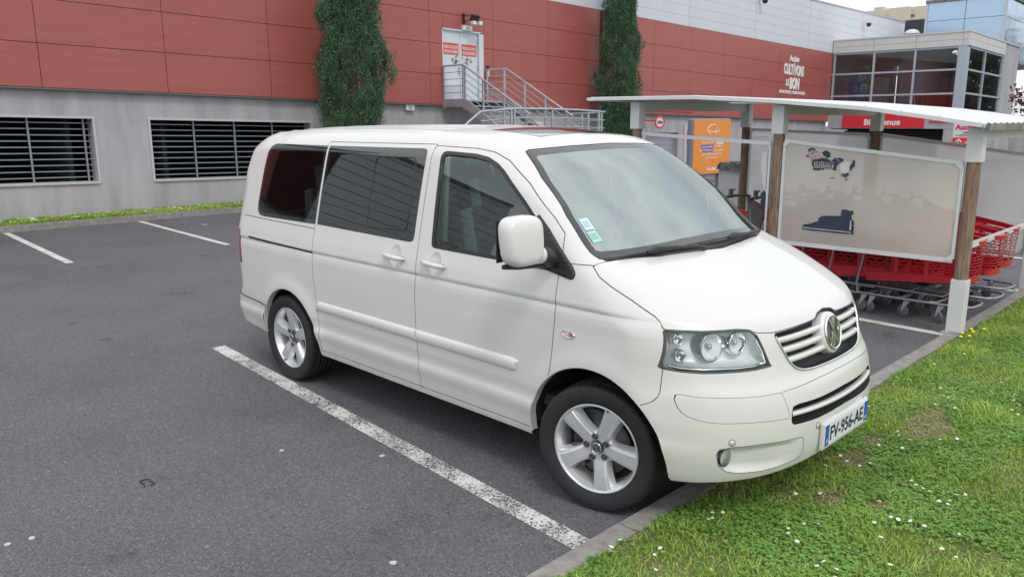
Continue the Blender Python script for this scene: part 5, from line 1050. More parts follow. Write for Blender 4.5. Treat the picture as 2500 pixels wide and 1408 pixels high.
# ------------------------------------------------------------------ trees
def foliage(P,D,size,seed,aspect=.22):
    q=np.random.default_rng(seed); n=len(P); L=size*q.uniform(.6,1.4,n)[:,None]; D=D/np.linalg.norm(D,axis=1,keepdims=True); s=np.cross(D,q.normal(size=(n,3))); s/=np.linalg.norm(s,axis=1,keepdims=True)+1e-9
    a=P; b=P+D*L*.55+s*L*aspect; c=P+D*L; d2=P+D*L*.55-s*L*aspect; V=np.stack([a,b,c,d2],1).reshape(-1,3); i=(np.arange(n)*4)[:,None]
    return V,np.concatenate([i+np.array([0,1,2]),i+np.array([0,2,3])])
CYP=leaf_mat('cypress_foliage',(.045,.095,.055),(.090,.170,.092),(.17,.28,.155),patch=3.2)
CYPT=mat('cypress_bark',(.09,.065,.05),.9,bump=.6,bscale=30)
def cypress(x,u_,h,prof,seed,label):
    root=thing('cypress_tree',(x,u_,.1),label,'tree','cypress trees in front of the wall')
    q=np.random.default_rng(seed); z0=.0-.0206*u_; hs=np.array([p[0] for p in prof]);rs=np.array([p[1] for p in prof])
    nc=2100; hc=q.uniform(.35,1,nc)**.9*h; hc=q.uniform(.3,h,nc); Ps=[];Ds=[]
    for k in range(nc):
        a=q.uniform(0,2*np.pi); rr=np.interp(hc[k],hs,rs)*(.86+.15*math.sin(3*a+hc[k]*1.9+seed)+.10*math.sin(5*a-hc[k]*3.1)+.10*math.sin(hc[k]*5.2+2*a))+.16*max(0,math.sin(a))*math.exp(-((hc[k]-3.1)/.5)**2); rr*=q.uniform(.70,1.0)
        c=np.array([x+rr*math.cos(a),u_+rr*math.sin(a),hc[k]+z0]); m_=70; cr=q.uniform(.035,.085)
        off=q.normal(size=(m_,3))*cr*np.array([.7,.7,1.5]); dd=np.array([math.cos(a)*.45,math.sin(a)*.40,1.15])+q.normal(size=(m_,3))*.27; Ps.append(c+off);Ds.append(dd)
    # inner fill
    m_=14000; hh=q.uniform(.3,h*.98,m_); a=q.uniform(0,2*np.pi,m_); rr=np.interp(hh,hs,rs)*q.uniform(.3,.85,m_)**.8; Ps.append(np.stack([x+rr*np.cos(a),u_+rr*np.sin(a),hh+z0],1)); Ds.append(np.stack([np.cos(a)*.5,np.sin(a)*.5,np.ones(m_)],1)+q.normal(size=(m_,3))*.5)
    V,Fx=foliage(np.vstack(Ps),np.vstack(Ds),.052,seed); raw_mesh('crown',V,Fx,CYP,root)
    b=MB(); b.tube([(x,u_,0),(x+.03,u_,h*.3),(x-.02,u_+.03,h*.65),(x,u_,h*.93)],[.16,.12,.07,.02],9); b.build('trunk',CYPT,root)
    return root
cypress(-14.20,7.32,8.2,((.1,.30),(.6,.56),(1.5,.66),(2.2,.74),(3.0,.90),(3.6,.88),(4.4,.74),(5.2,.60),(6.5,.50),(7.6,.28),(8.2,.04)),4,'taller looking cypress standing behind the roof of the van')
cypress(-14.30,17.98,9.4,((.1,.35),(.8,.50),(1.8,.58),(2.6,.66),(3.8,.76),(4.8,.70),(5.8,.56),(6.6,.46),(7.8,.32),(8.8,.22),(9.4,.04)),9,'farther cypress rising behind the left end of the trolley shelter')
RED=leaf_mat('purple_foliage',(.06,.018,.025),(.12,.03,.035),(.17,.06,.05),patch=2)
def broad(x,y,z,r,n,seed,m,label,name,th=3.0,size=.12):
    root=thing(name,(x,y,0),label,'tree'); q=np.random.default_rng(seed); Ps=[];Ds=[]
    b=MB(); b.tube([(x,y,0),(x+.1,y,z*.5),(x,y,z)],[r*.09,r*.06,r*.03],8)
    for k in range(n):
        d_=q.normal(size=3); d_/=np.linalg.norm(d_); c=np.array([x,y,z])+d_*r*q.uniform(.35,1.0)*np.array([1,1,.85]); 
        if k%4==0: b.tube([(x,y,z*.6),tuple((c+np.array([x,y,z*.8]))/2),tuple(c)],[.05,.03,.008],5)
        m_=70; Ps.append(c+q.normal(size=(m_,3))*r*.13); Ds.append(q.normal(size=(m_,3))+np.array([0,0,-.2]))
    V,Fx=foliage(np.vstack(Ps),np.vstack(Ds),size,seed,.3); raw_mesh('crown',V,Fx,m,root); b.build('trunk',CYPT,root)
broad(-1.05,15.0,2.35,.85,60,5,RED,'purple leaved tree reaching in at the right edge of the picture','purple_leaf_tree',size=.075)
GT=leaf_mat('green_tree_foliage',(.02,.05,.012),(.045,.095,.022),(.09,.16,.04),patch=1)
broad(-2.5,60,4.5,5.0,160,6,GT,'green tree far behind the terrace railing at the right edge','green_tree',size=.35)
# ------------------------------------------------------------------ trolley shelter
PY0,PY1=4.14,6.80; PXS=(.315,-1.565,-3.41)
zr=lambda x: np.interp(x,[-4.3,-3.45,-2.5,-1.6,-.6,0,.33,.42],[2.262,2.255,2.245,2.19,2.10,2.01,1.955,1.94])
sh=thing('trolley_shelter',(-1.5,5.5,0),'open trolley shelter with curved white roof, wooden posts and clear side panels','shelter')
for j,y in enumerate((PY0,PY1)):
    for i,x in enumerate(PXS):
        zt=float(zr(x))-.032; zc=(1.61,1.845,1.89)[i]; b=MB(); 
        b.lathe([(.060,.50),(.061,.9),(.0595,1.4),(.060,zc+.02)],(x,y,0),(0,0,1),20); po=b.build('post',WOOD,sh)
        b=MB(); b.bb(x-.066,x+.066,y-.062,y+.062,zc,zt-.015); b.bb(x-.035,x+.035,y-.05,y+.05,zt-.015,zt); b.build('post_cap',WHITEM,po,bevel=.004)
        b=MB(); b.bb(x-.067,x+.067,y-.062,y+.062,0.006,.535); b.bb(x-.13,x+.13,y-.10,y+.10,0,.008); b.build('post_base',WHITEM,po,bevel=.004)
        b=MB()
        for sx in (-1,1):
            b.lathe([(.013,0),(.013,.012),(0,.016)],(x+sx*.10,y-.07,.008),(0,0,1),6,0,False)
        b.build('anchor_bolt',GALV,po)
for x in PXS:
    z=float(zr(x))-.09; b=MB(); b.bb(x-.028,x+.028,PY0+.062,PY1-.062,z-.055,z+.055); b.build('cross_beam',WHITEM,sh)
# roof: ribbed curved sheet
xs=np.linspace(-4.03,.42,60); b=MB()
for y in (3.93,7.02):
    b=MB()
    V=[]
    for x in xs: z=float(zr(x)); V+=[(x,y-.015,z-.026),(x,y+.015,z-.026),(x,y+.015,z+.010),(x,y-.015,z+.010)]
    Fa=[(4*i+k,4*i+(k+1)%4,4*i+4+(k+1)%4,4*i+4+k) for i in range(len(xs)-1) for k in range(4)]+[(0,1,2,3),(len(V)-1,len(V)-2,len(V)-3,len(V)-4)]; b.add(V,Fa,0); b.build('roof_edge_rail',WHITEM,sh)
ny=int((7.0-3.95)/.05); V=[];Fa=[]; prof=[]
for k in range(ny+1):
    y=3.95+.05*k; r_=.014 if k%4 in (1,2) else 0; prof.append((y,r_))
for x in xs:
    for y,r_ in prof: V.append((x,y,float(zr(x))+.004+r_))
k2=len(prof); Fa=[(i*k2+j,(i+1)*k2+j,(i+1)*k2+j+1,i*k2+j+1) for i in range(len(xs)-1) for j in range(k2-1)]; nn=len(V); V+=[(v[0],v[1],v[2]-.003) for v in V]; Fa+=[tuple(nn+q for q in f[::-1]) for f in Fa]
raw_mesh('roof_sheet',V,Fa,mat('roof_white',(.62,.63,.63),.4,var=.05,vscale=3),sh)
b=MB()
for x in (-4.0,-3.8,-2.9,-2.2,-1.0,-.3): z=float(zr(x)); b.bb(x-.02,x+.02,3.95,7.0,z-.034,z-.004)
b.build('purlin',WHITEM,sh)
b=MB(); z=float(zr(.42)); b.bb(.405,.47,3.91,7.04,z-.055,z-.048); b.bb(.462,.47,3.91,7.04,z-.05,z+.012); b.bb(.405,.412,3.91,7.04,z-.05,z+.0); b.build('gutter',mat('gutter_grey',(.22,.21,.19),.7,var=.5,vscale=9),sh)
b=MB()
for k in range(14): b.lathe([(.012,0),(.010,.012),(0,.014)],(.36-.33*k,3.985,float(zr(.36-.33*k))+.005),(0,0,1),7)
b.build('roof_screws',GALV,sh)
# corrugated clear panel material
def poly_mat(name,cream,fac):
    m=bpy.data.materials.new(name); t=nodes(m); t.nodes.clear(); lk=t.links.new; o=t.nodes.new('ShaderNodeOutputMaterial')
    tc=t.nodes.new('ShaderNodeTexCoord'); sp=t.nodes.new('ShaderNodeSeparateXYZ'); lk(tc.outputs['Object'],sp.inputs[0])
    mu=t.nodes.new('ShaderNodeMath'); mu.operation='MULTIPLY'; mu.inputs[1].default_value=2*math.pi/.020; lk(sp.outputs['Z'],mu.inputs[0]); si=t.nodes.new('ShaderNodeMath'); si.operation='SINE'; lk(mu.outputs[0],si.inputs[0])
    r=t.nodes.new('ShaderNodeMapRange'); r.inputs['From Min'].default_value=-1; r.inputs['To Min'].default_value=fac-.20; r.inputs['To Max'].default_value=fac+.20; lk(si.outputs[0],r.inputs['Value'])
    n=t.nodes.new('ShaderNodeTexNoise'); n.inputs['Scale'].default_value=2.2; n.inputs['Detail'].default_value=7; lk(tc.outputs['Object'],n.inputs['Vector'])
    cr=t.nodes.new('ShaderNodeValToRGB'); e=cr.color_ramp.elements; e[0].position=.3; e[0].color=(*[c*.86 for c in cream],1); e[1].position=.7; e[1].color=(*cream,1); lk(n.outputs['Fac'],cr.inputs['Fac'])
    tl=t.nodes.new('ShaderNodeBsdfTranslucent'); lk(cr.outputs['Color'],tl.inputs['Color']); df=t.nodes.new('ShaderNodeBsdfDiffuse'); lk(cr.outputs['Color'],df.inputs['Color']); m1=t.nodes.new('ShaderNodeMixShader'); m1.inputs['Fac'].default_value=.5; lk(tl.outputs[0],m1.inputs[1]); lk(df.outputs[0],m1.inputs[2])
    rf=t.nodes.new('ShaderNodeBsdfRefraction'); rf.inputs['IOR'].default_value=1.02; rf.inputs['Roughness'].default_value=.36; rf.inputs['Color'].default_value=(.93,.93,.90,1)
    m2=t.nodes.new('ShaderNodeMixShader'); lk(r.outputs[0],m2.inputs['Fac']); lk(rf.outputs[0],m2.inputs[1]); lk(m1.outputs[0],m2.inputs[2])
    gl=t.nodes.new('ShaderNodeBsdfGlossy'); gl.inputs['Roughness'].default_value=.22; fr=t.nodes.new('ShaderNodeFresnel'); fr.inputs['IOR'].default_value=1.4; m3=t.nodes.new('ShaderNodeMixShader'); lk(fr.outputs[0],m3.inputs['Fac']); lk(m2.outputs[0],m3.inputs[1]); lk(gl.outputs[0],m3.inputs[2]); lk(m3.outputs[0],o.inputs['Surface']); return m
PC1=poly_mat('aged_polycarbonate',(.98,.93,.84),.78); PC2=poly_mat('clear_polycarbonate',(.92,.92,.93),.70)
def panel(x0,x1,y,zb_,zt0,zt1,m,name='side_panel',fw=.035):
    """framed sheet: left x0 height zt0, right x1 height zt1"""
    b=MB(); b.add([(x0,y,zb_),(x1,y,zb_),(x1,y,zt1),(x0,y,zt0)],[(0,1,2,3)]); p=b.build(name,m,sh)
    b=MB(); d_=.012
    def bar(p,q,w):
        p=np.array(p);q=np.array(q); t=(q-p)/np.linalg.norm(q-p); nrm=np.array([-t[1],t[0]]); 
        b.prism([tuple(p-nrm*w/2),tuple(q-nrm*w/2),tuple(q+nrm*w/2),tuple(p+nrm*w/2)],(0,y+d_,0),(1,0,0),(0,0,1),(0,-2*d_,0))
    bar((x0,zb_),(x1,zb_),fw); bar((x0,zt0),(x1,zt1),fw); bar((x0,zb_+fw/2),(x0,zt0-fw/2),fw*.8); bar((x1,zb_+fw/2),(x1,zt1-fw/2),fw*.8)
    for (cx,cz,sx,sz) in ((x0,zb_,1,1),(x1,zb_,-1,1),(x0,zt0,1,-1),(x1,zt1,-1,-1)): b.prism([(cx,cz),(cx+sx*.075,cz),(cx,cz+sz*.075)],(0,y-d_-.003,0),(1,0,0),(0,0,1),(0,-.002,0))
    b.build('panel_frame',WHITEM,p); return p
p1=panel(-1.485,.232,PY0-.02,.70,1.775,1.60,PC1)
panel(-1.485,.232,PY1,.45,1.80,1.58,PC2); panel(-3.33,-1.645,PY1,.45,1.86,1.80,PC2); panel(-5.2,-3.5,PY1+.02,.45,1.86,1.86,PC2) if False else None
b=MB(); b.prism([(-3.33,1.855),(-1.645,1.765),(-1.645,1.725),(-3.33,1.815)],(0,PY0+.01,0),(1,0,0),(0,0,1),(0,-.03,0)); b.prism([(-3.33,1.815),(-3.25,1.812),(-3.33,1.74)],(0,PY0-.005,0),(1,0,0),(0,0,1),(0,-.003,0)); b.prism([(-1.645,1.73),(-1.72,1.735),(-1.645,1.65)],(0,PY0-.005,0),(1,0,0),(0,0,1),(0,-.003,0)); b.bb(-1.665,-1.64,PY0-.02,PY0+.01,.62,1.73); b.build('top_bar',WHITEM,sh)
b=MB(); b.bb(.27,.315,PY0+.06,PY1-.06,.80,.845); b.build('end_barrier',WHITEM,sh)
# peeled poster remnants
PDK=mat('poster_remnant_dark',(.035,.045,.075),.6,var=.3,vscale=20); PPK=mat('poster_remnant_pink',(.45,.30,.33),.6,var=.3,vscale=30); PWH=mat('poster_remnant_white',(.62,.61,.58),.7)
def rag(b,pts,m,y=PY0-.0245,j=.006,dz=0,mult=5):
    P=[]
    n=len(pts)
    for i in range(n):
        a=np.array(pts[i]);c=np.array(pts[(i+1)%n])
        for t in np.linspace(0,1,mult,endpoint=False): P.append(tuple(a*(1-t)+c*t+np.array([rnd.uniform(-j,j),rnd.uniform(-j,j)])))
    b.add([(p[0],y,p[1]) for p in P]+[(p[0],y-.0012,p[1]) for p in P],[tuple(range(len(P),2*len(P)))]+[(i,(i+1)%len(P),(i+1)%len(P)+len(P),i+len(P)) for i in range(len(P))],m)
def sp2(px,py): # crop coordinates of the panel face -> metres on the panel
    return px,py
RG=dict((
('low',[(-1.228, 0.862), (-1.223, 0.913), (-1.129, 0.933), (-1.063, 0.966), (-1.058, 1.003), (-1.034, 1.016), (-0.836, 1.037), (-0.832, 1.095), (-0.80, 1.104), (-0.772, 1.096), (-0.716, 1.094), (-0.708, 1.066), (-0.728, 1.050), (-0.722, 1.011), (-0.71, 0.995), (-0.698, 0.984), (-0.697, 0.862), (-0.846, 0.856), (-1.064, 0.86)]),
('pinkA',[(-1.222, 1.685), (-1.194, 1.699), (-1.145, 1.684), (-1.106, 1.656), (-1.093, 1.616), (-1.121, 1.587), (-1.171, 1.581), (-1.208, 1.612), (-1.227, 1.645)]),
('darkA',[(-1.231, 1.693), (-1.201, 1.707), (-1.155, 1.7), (-1.145, 1.684), (-1.193, 1.686), (-1.215, 1.666)]),
('darkA2',[(-1.251, 1.623), (-1.227, 1.636), (-1.208, 1.617), (-1.225, 1.612)]),
('basket',[(-1.184, 1.576), (-1.122, 1.599), (-1.048, 1.612), (-0.988, 1.587), (-0.96, 1.544), (-0.973, 1.499), (-1.038, 1.493), (-1.113, 1.48), (-1.161, 1.488)]),
('darkB',[(-1.081, 1.672), (-1.045, 1.686), (-1.008, 1.674), (-0.987, 1.635), (-1.007, 1.613), (-1.049, 1.625), (-1.067, 1.644)]),
('darkC',[(-0.972, 1.592), (-0.941, 1.609), (-0.857, 1.611), (-0.842, 1.586), (-0.888, 1.566), (-0.91, 1.533), (-0.923, 1.488), (-0.956, 1.499), (-0.952, 1.544)]),
('white',[(-0.888, 1.563), (-0.842, 1.583), (-0.784, 1.561), (-0.779, 1.506), (-0.815, 1.457), (-0.855, 1.459), (-0.883, 1.502)]),
('darkD',[(-0.778, 1.49), (-0.79, 1.534), (-0.763, 1.562), (-0.76, 1.598), (-0.743, 1.586), (-0.733, 1.552), (-0.753, 1.515)]),
('darkE',[(-0.863, 1.452), (-0.824, 1.465), (-0.787, 1.462), (-0.794, 1.434), (-0.828, 1.417), (-0.853, 1.432)]),
('darkF',[(-0.823, 1.406), (-0.798, 1.41), (-0.8, 1.394), (-0.818, 1.393)]),
('darkG',[(-0.977, 1.41), (-0.933, 1.42), (-0.937, 1.41), (-0.965, 1.405)]),
))
b=MB(); rag(b,RG['low'],0,j=.004,mult=4); rag(b,[(-1.22,.885),(-.72,.880),(-.72,.873),(-1.22,.877)],1,PY0-.0262,.001); rag(b,[(-.735,.90),(-.735,1.0),(-.725,.985),(-.722,.90)],1,PY0-.0262,.002); b.build('poster_remnant',[PDK,PWH],p1)
b=MB(); rag(b,RG['pinkA'],1,j=.006)
for k_,j_ in (('darkA',.004),('darkA2',.004),('basket',.007),('darkB',.008),('darkC',.009),('darkD',.007),('darkE',.010),('darkF',.005),('darkG',.003)): rag(b,RG[k_],0,PY0-.026 if k_!='basket' else PY0-.0245,j=j_)
rag(b,RG['white'],2,PY0-.0255,.009)
q=random.Random(12)
for k in range(11):
    x=-1.15+k*.0185; h=q.uniform(.03,.09); z=1.495+q.uniform(0,.02); b.add([(x,PY0-.0275,z),(x+.004,PY0-.0275,z),(x+.003,PY0-.0275,z+h),(x-.001,PY0-.0275,z+h)],[(0,1,2,3)],2)
for k in range(3): z=1.50+k*.026; b.add([(-1.15,PY0-.0278,z+.012),(-.98,PY0-.0278,z),(-.98,PY0-.0278,z+.004),(-1.15,PY0-.0278,z+.016)],[(0,1,2,3)],2)
for k in range(26):
    x=q.uniform(-.98,-.76);z=q.uniform(1.44,1.60); w=q.uniform(.004,.016); b.add([(x,PY0-.028,z),(x+w,PY0-.028,z+q.uniform(-.004,.004)),(x+w*.6,PY0-.028,z+q.uniform(.004,.014))],[(0,1,2)],q.choice((0,2,2)))
for k in range(8):
    a=q.uniform(0,6.28); cx,cz=-1.16+.03*math.cos(a),1.64+.025*math.sin(a); b.add([(cx,PY0-.0276,cz),(cx+.022,PY0-.0276,cz+.006),(cx+.012,PY0-.0276,cz+.018)],[(0,1,2)],q.choice((0,2)))
b.build('poster_remnant',[PDK,PPK,PWH],p1)
b=MB(); rag(b,[(-1.68,1.68),(-1.74,1.64),(-1.75,1.45),(-1.70,1.25),(-1.665,1.20),(-1.665,1.66)],1,PY0-.002,.012); rag(b,[(-1.70,1.25),(-1.74,1.20),(-1.72,1.06),(-1.665,1.05),(-1.665,1.2)],0,PY0-.003,.008); b.build('torn_poster',[PDK,PWH],sh)
# ---- trolleys
REDPL=mat('trolley_red_plastic',(.54,.020,.034),.38,coat=.25,var=.06,vscale=8); GREYPL=mat('trolley_grey_plastic',(.10,.105,.12),.5); WHEELG=mat('castor_grey',(.13,.14,.155),.7)
def make_trolley():
    root=bpy.data.objects.new('shopping_trolley',None); col.objects.link(root); ORG[root.name]=np.zeros(3)
    # local: nose at x=0, handle at x=-1.0, width .54
    hw=lambda x: np.interp(x,[-1.0,-.05,0],[.27,.215,.15]); zt=lambda x: np.interp(x,[-1,0],[1.0,.83]); zb_=lambda x: np.interp(x,[-1,0],[.345,.43])
    def wall(s,t,v): # t 0..1 back to front along side, v 0..1 up
        x=-.93+t*.90; return np.array([x,s*(hw(x)-.02*(1-v)),zb_(x)*(1-v)+zt(x)*v])
    def nose(a,v): # a -1..1 round the front
        q_=a*math.pi/2; ww=.215-.02*(1-v); return np.array([-.03+(.10-.03*(1-v))*math.cos(q_)**.8-.0 if abs(a)<.999 else -.03,ww*math.sin(q_)**1 if abs(a)<.999 else math.copysign(ww,a),zb_(0)*(1-v)+zt(0)*v])
    b=MB()
    def hexnet(fn,u0,u1,v0,v1,Lu,Lv,cu=.078,cv=.050):
        nu=int(Lu/cu);nv=int(Lv/cv/.75)
        su=(u1-u0)/nu;sv=(v1-v0)/nv
        for i in range(nu+1):
            for j in range(nv+1):
                cx=i+.5*(j%2); u_=u0+su*cx; v_=v0+sv*j
                pts=[(u_-su*.5,v_+sv*.25),(u_,v_+sv*.45),(u_+su*.5,v_+sv*.25),(u_+su*.5,v_-sv*.25)]
                pts=[(min(max(p,u0),u1),min(max(q_,v0),v1)) for p,q_ in pts]
                for p,q_ in zip(pts[:-1],pts[1:]):
                    if abs(p[0]-q_[0])+abs(p[1]-q_[1])>1e-6: b.tube([fn(*p),fn(*q_)],.0036,3,0,caps=False)
    for s in (-1,1): hexnet(lambda u_,v_,s=s: wall(s,u_,v_),0,1,.12,.92,.90,.42)
    hexnet(nose,-1,1,.12,.92,.50,.40)
    hexnet(lambda u_,v_: np.array([-.93,(u_-.5)*.5,.52+.42*v_]),0,1,.1,.9,.5,.4)
    def band(fn,ts,v0,v1,th=.008):
        A=[fn(t,v0) for t in ts];C=[fn(t,v1) for t in ts]; n=len(ts); b.add(A+C,[(i,i+1,n+i+1,n+i) for i in range(n-1)],0,True)
    ts=np.linspace(0,1,8); ns=np.linspace(-1,1,13)
    for s in (-1,1): band(lambda t,v,s=s: wall(s,t,v),ts,-.02,.13); band(lambda t,v,s=s: wall(s,t,v),ts,.90,1.0); band(lambda t,v,s=s: wall(s,t,v)+np.array([0,s*.006,0]),[.30,.345],0,1); band(lambda t,v,s=s: wall(s,t,v)+np.array([0,s*.006,0]),[.62,.665],0,1)
    band(nose,ns,-.02,.13); band(nose,ns,.90,1.0)
    rim=[wall(-1,t,1) for t in ts]+[nose(a,1) for a in ns[1:-1]]+[wall(1,t,1) for t in ts[::-1]]; b.tube(rim,.011,6)
    b.add([wall(-1,0,0),wall(-1,1,0),wall(1,1,0),wall(1,0,0)],[(0,1,2,3)]); b.build('basket',REDPL,root)
    b=MB()
    for s in (-1,1):
        V=[wall(s,-.06,.35)+np.array([0,s*.012,0]),wall(s,.10,.62)+np.array([0,s*.012,0]),wall(s,.15,1.02)+np.array([0,s*.012,0]),wall(s,-.08,1.10)+np.array([0,s*.012,0])]; V2=[v-np.array([0,s*.02,0]) for v in V]; b.add(V+V2,[(0,1,2,3),(7,6,5,4)]+[(i,i+4,(i+1)%4+4,(i+1)%4) for i in range(4)])
    b.tube([(-.98,-.29,1.07),(-1.02,-.25,1.09),(-1.03,0,1.095),(-1.02,.25,1.09),(-.98,.29,1.07)],.017,8); b.rod((-.98,-.27,1.0),(-1.0,-.27,1.08),.016); b.rod((-.98,.27,1.0),(-1.0,.27,1.08),.016)
    b.box((-1.0,-.12,1.13),(.035,.045,.10)); b.box((-.985,-.12,1.18),(.06,.05,.015)); b.build('handle',GREYPL,root)
    b=MB(); fr=[(-1.0,-.26,.20),(-.5,-.25,.195),(.02,-.20,.19),(.075,-.14,.19),(.09,0,.19),(.075,.14,.19),(.02,.20,.19),(-.5,.25,.195),(-1.0,.26,.20)]; b.tube(fr,.0135,7)
    for s in (-1,1): b.tube([(-1.0,s*.26,.20),(-1.02,s*.265,.30),(-.95,s*.265,.70),(-.97,s*.27,1.0)],.012,6); b.tube([(-.9,s*.20,.28),(-.2,s*.16,.26)],.009,6)
    b.rod((-.2,-.17,.26),(-.2,.17,.26),.008); b.rod((-.6,-.25,.195),(-.6,.25,.195),.009); b.build('chassis',mat('chassis_zinc',(.33,.35,.38),.38,metal=.65),root)
    cas=[]
    for (x,y,a) in ((-.18,-.205,.35),(-.18,.205,.2),(-.93,-.24,.1),(-.93,.24,.15)):
        b=MB(); c=(x-.035,y,.063); ax=(math.sin(a),math.cos(a),0); b.lathe([(.045,-.013),(.058,-.014),(.063,-.007),(.063,.007),(.058,.014),(.045,.013)],c,ax,20); b.lathe([(.045,-.011),(.02,-.014),(0,-.014)],c,ax,14); b.lathe([(.045,.011),(.02,.014),(0,.014)],c,ax,14); w_=b.build('castor',WHEELG,root)
        b=MB()
        for q_ in (-.02,.02): b.prism([(-.05,-.012),(-.035,.010),(.03,.115),(-.03,.115)],(x-.0,y+q_,.063),(1,0,0),(0,0,1),(0,.003,0))
        b.lathe([(.02,.108),(.02,.128),(0,.128)],(x,y,.063),(0,0,1),12); b.build('castor_fork',GALV,w_)
    return root
t0=make_trolley(); first=True
names_row=['row nearest the van','middle row','row farthest from the van']
pos_n=['first from the kerb end','second from the kerb end','third from the kerb end','fourth from the kerb end','fifth from the kerb end','sixth and last from the kerb end']
for r_,(y,xn,n) in enumerate(((4.72,.26,6),(5.33,.30,5),(5.96,.26,5))):
    for k in range(n):
        t_=t0 if first else copy_tree(t0); first=False; t_.location=(xn-.33*k,y+.02*(k%2),0.0); t_.rotation_euler=(0,0,R(-3+rnd.uniform(-.6,.6)))
        tag(t_,'red trolley, %s of the %s'%(pos_n[k],names_row[r_]),'trolley','red trolleys nested in the shelter')
# ------------------------------------------------------------------ litter bin, orange board, gate
bn=thing('litter_bin',(-4.15,8.15,0),'tall pale grey litter bin with black liner sticking out, behind the shelter','bin')
b=MB(); b.bb(-4.50,-4.10,7.95,8.45,.05,1.27,0); b.build('bin_body',mat('bin_grey',(.42,.41,.415),.55,var=.05,vscale=4),bn,bevel=.012)
V=[];n=26
for i,(rr,z) in enumerate(((.20,1.262),(.225,1.30),(.235,1.285),(.245,1.24),(.262,1.20))):
    for k in range(n):
        a=2*math.pi*k/n; q_=max(abs(math.cos(a)),abs(math.sin(a))); s_=1.10 if math.cos(a)>0.2 and i>2 else .95; dz=-.07*max(0,math.cos(a))*(i>2); V.append((-4.30+rr*math.cos(a)/q_*s_+rnd.uniform(-.006,.006),8.20+rr*1.1*math.sin(a)/q_+rnd.uniform(-.006,.006),z+rnd.uniform(-.012,.012)+dz))
raw_mesh('bin_liner',V,[(i*n+k,i*n+(k+1)%n,(i+1)*n+(k+1)%n,(i+1)*n+k) for i in range(4) for k in range(n)],mat('liner_black',(.03,.032,.036),.28,coat=.3),bn)
b=MB(); b.tube([(-4.10,8.1,1.27),(-4.0,8.0,1.25),(-3.93,7.97,1.19),(-3.95,7.98,1.12)],[.05,.07,.08,.03],8); b.build('liner_fold',MATS['liner_black'],bn)
OX=-10.0; oz=-.0206*17
ob=thing('orange_advertising_board',(OX,16.9,0),'orange drive-service advertising board in front of the grey wall','sign')
b=MB(); y0,y1,z0,z1=15.88,17.98,.42,2.045
b.box((OX-.12,(y0+y1)/2,(z0+z1)/2),(.20,y1-y0,z1-z0),1); b.build('board_case',[mat('board_orange',(.75,.26,.045),.5),mat('board_edge',(.22,.24,.29),.4,metal=.3)],ob,bevel=.05)
b=MB(); b.bb(OX-.018,OX-.012,y0+.03,y1-.04,z0+.03,z1-.03,0); cy=16.93; UYn=(0,1,0)
def ot(s_,y,z,w,h,m=1,bold=.0): text_mb(b,s_,(OX-.011,y,z),UYn,(0,0,1),width=w,height=h,bold=bold,depth=.003,m=m)
ot('Optez pour le',cy-.20,1.36,.72,.07); b.bb(OX-.0115,OX-.009,cy+.24,cy+.60,1.30,1.40,1); text_mb(b,'drive,',(OX-.008,cy+.42,1.355),UYn,(0,0,1),width=.30,height=.06,bold=.02,depth=.002,m=0)
b.bb(OX-.0115,OX-.009,cy-.60,cy+.06,1.20,1.29,2); text_mb(b,'commandez',(OX-.008,cy-.27,1.245),UYn,(0,0,1),width=.60,height=.055,bold=.02,depth=.002,m=1); ot('en ligne',cy+.36,1.245,.46,.065)
ot('et',cy-.60,1.135,.10,.05); b.bb(OX-.0115,OX-.009,cy-.52,cy+.02,1.09,1.18,2); text_mb(b,'récupérez',(OX-.008,cy-.25,1.135),UYn,(0,0,1),width=.48,height=.06,bold=.02,depth=.002,m=1); ot('vos achats',cy+.36,1.135,.58,.06)
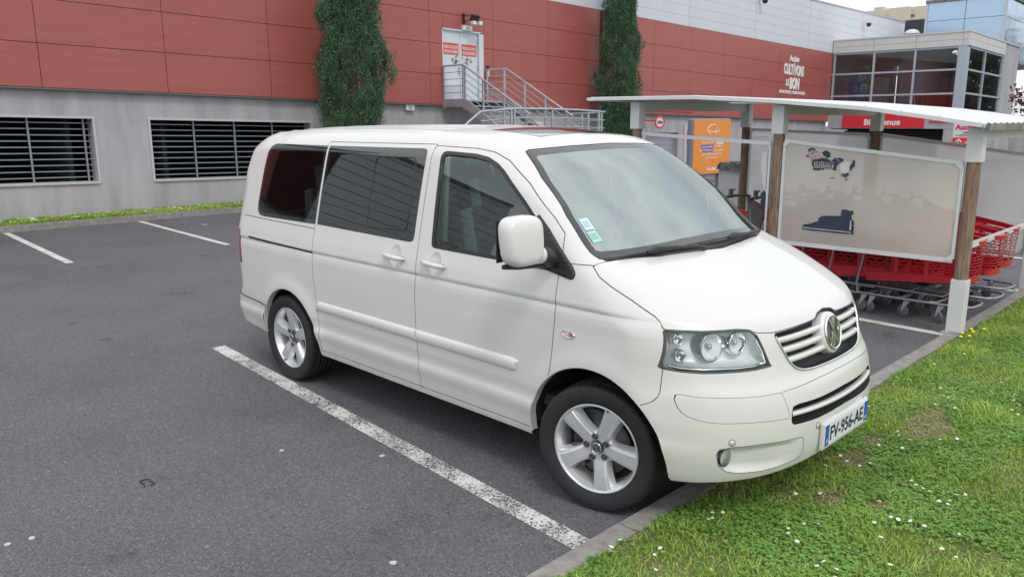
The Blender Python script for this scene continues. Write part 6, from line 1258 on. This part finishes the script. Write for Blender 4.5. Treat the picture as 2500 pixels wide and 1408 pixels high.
ot('sans même sortir de',cy,1.03,1.05,.06); ot('votre voiture !',cy,.93,.72,.06); ot('Auchan.fr',cy+.12,.60,.72,.11,1,.01)
car=[(cy-.30,1.66),(cy-.30,1.76),(cy-.20,1.80),(cy-.12,1.87),(cy+.10,1.87),(cy+.20,1.78),(cy+.32,1.74),(cy+.32,1.66),(cy+.26,1.655)]
b.tube([(OX-.008,a,z) for a,z in car],.011,5,1)
for a in (cy-.17,cy+.17): b.lathe([(.055,0),(.055,.008),(.035,.008),(.035,0)],(OX-.010,a,1.655),(1,0,0),18,1)
b.rod((OX-.008,cy-.11,1.655),(OX-.008,cy+.11,1.655),.011,5,1)
b.build('poster',[mat('board_orange'),LT,mat('label_blue',(.03,.06,.42),.5)],ob)
b=MB(); b.bb(OX-.20,OX-.04,16.1,16.3,0,z0,0); b.bb(OX-.20,OX-.04,17.5,17.7,0,z0,0); b.build('feet',mat('board_edge'),ob)
gt=thing('crossed_metal_gate',(-4.4,9.05,0),'pale metal gate panel with crossed braces behind the litter bin','gate')
b=MB(); x0,x1,z0,z1=-4.60,-4.16,1.31,1.73
for p,q_ in (((x0,z0),(x1,z0)),((x0,z1),(x1,z1)),((x0,.1),(x0,z1)),((x1,.1),(x1,z1)),((x0,z0),(x1,z1)),((x0,z1),(x1,z0))): b.rod((p[0],9.03,p[1]),(q_[0],9.03,q_[1]),.014,6)
b.build('gate_frame',mat('gate_pale',(.50,.53,.47),.6),gt)
b=MB(); b.bb(x0,x1,9.05,9.06,.1,z1); b.build('gate_sheet',mat('gate_sheet_grey',(.36,.35,.36),.7),gt)
pn=thing('far_side_screen',(-3.5,7.6,0),'pale ribbed screen standing behind the litter bin and trolleys','screen')
b=MB()
for k in range(28): z=.10+.044*k; b.bb(-4.05,-2.3,9.30,9.32+.004*(k%2),z,z+.042)
b.build('ribbed_sheet',mat('screen_pale',(.50,.51,.53),.6),pn); b=MB(); b.bb(-4.08,-4.04,9.29,9.34,0,1.34); b.bb(-2.3,-2.26,9.29,9.34,0,1.34); b.build('screen_post',GALV,pn)
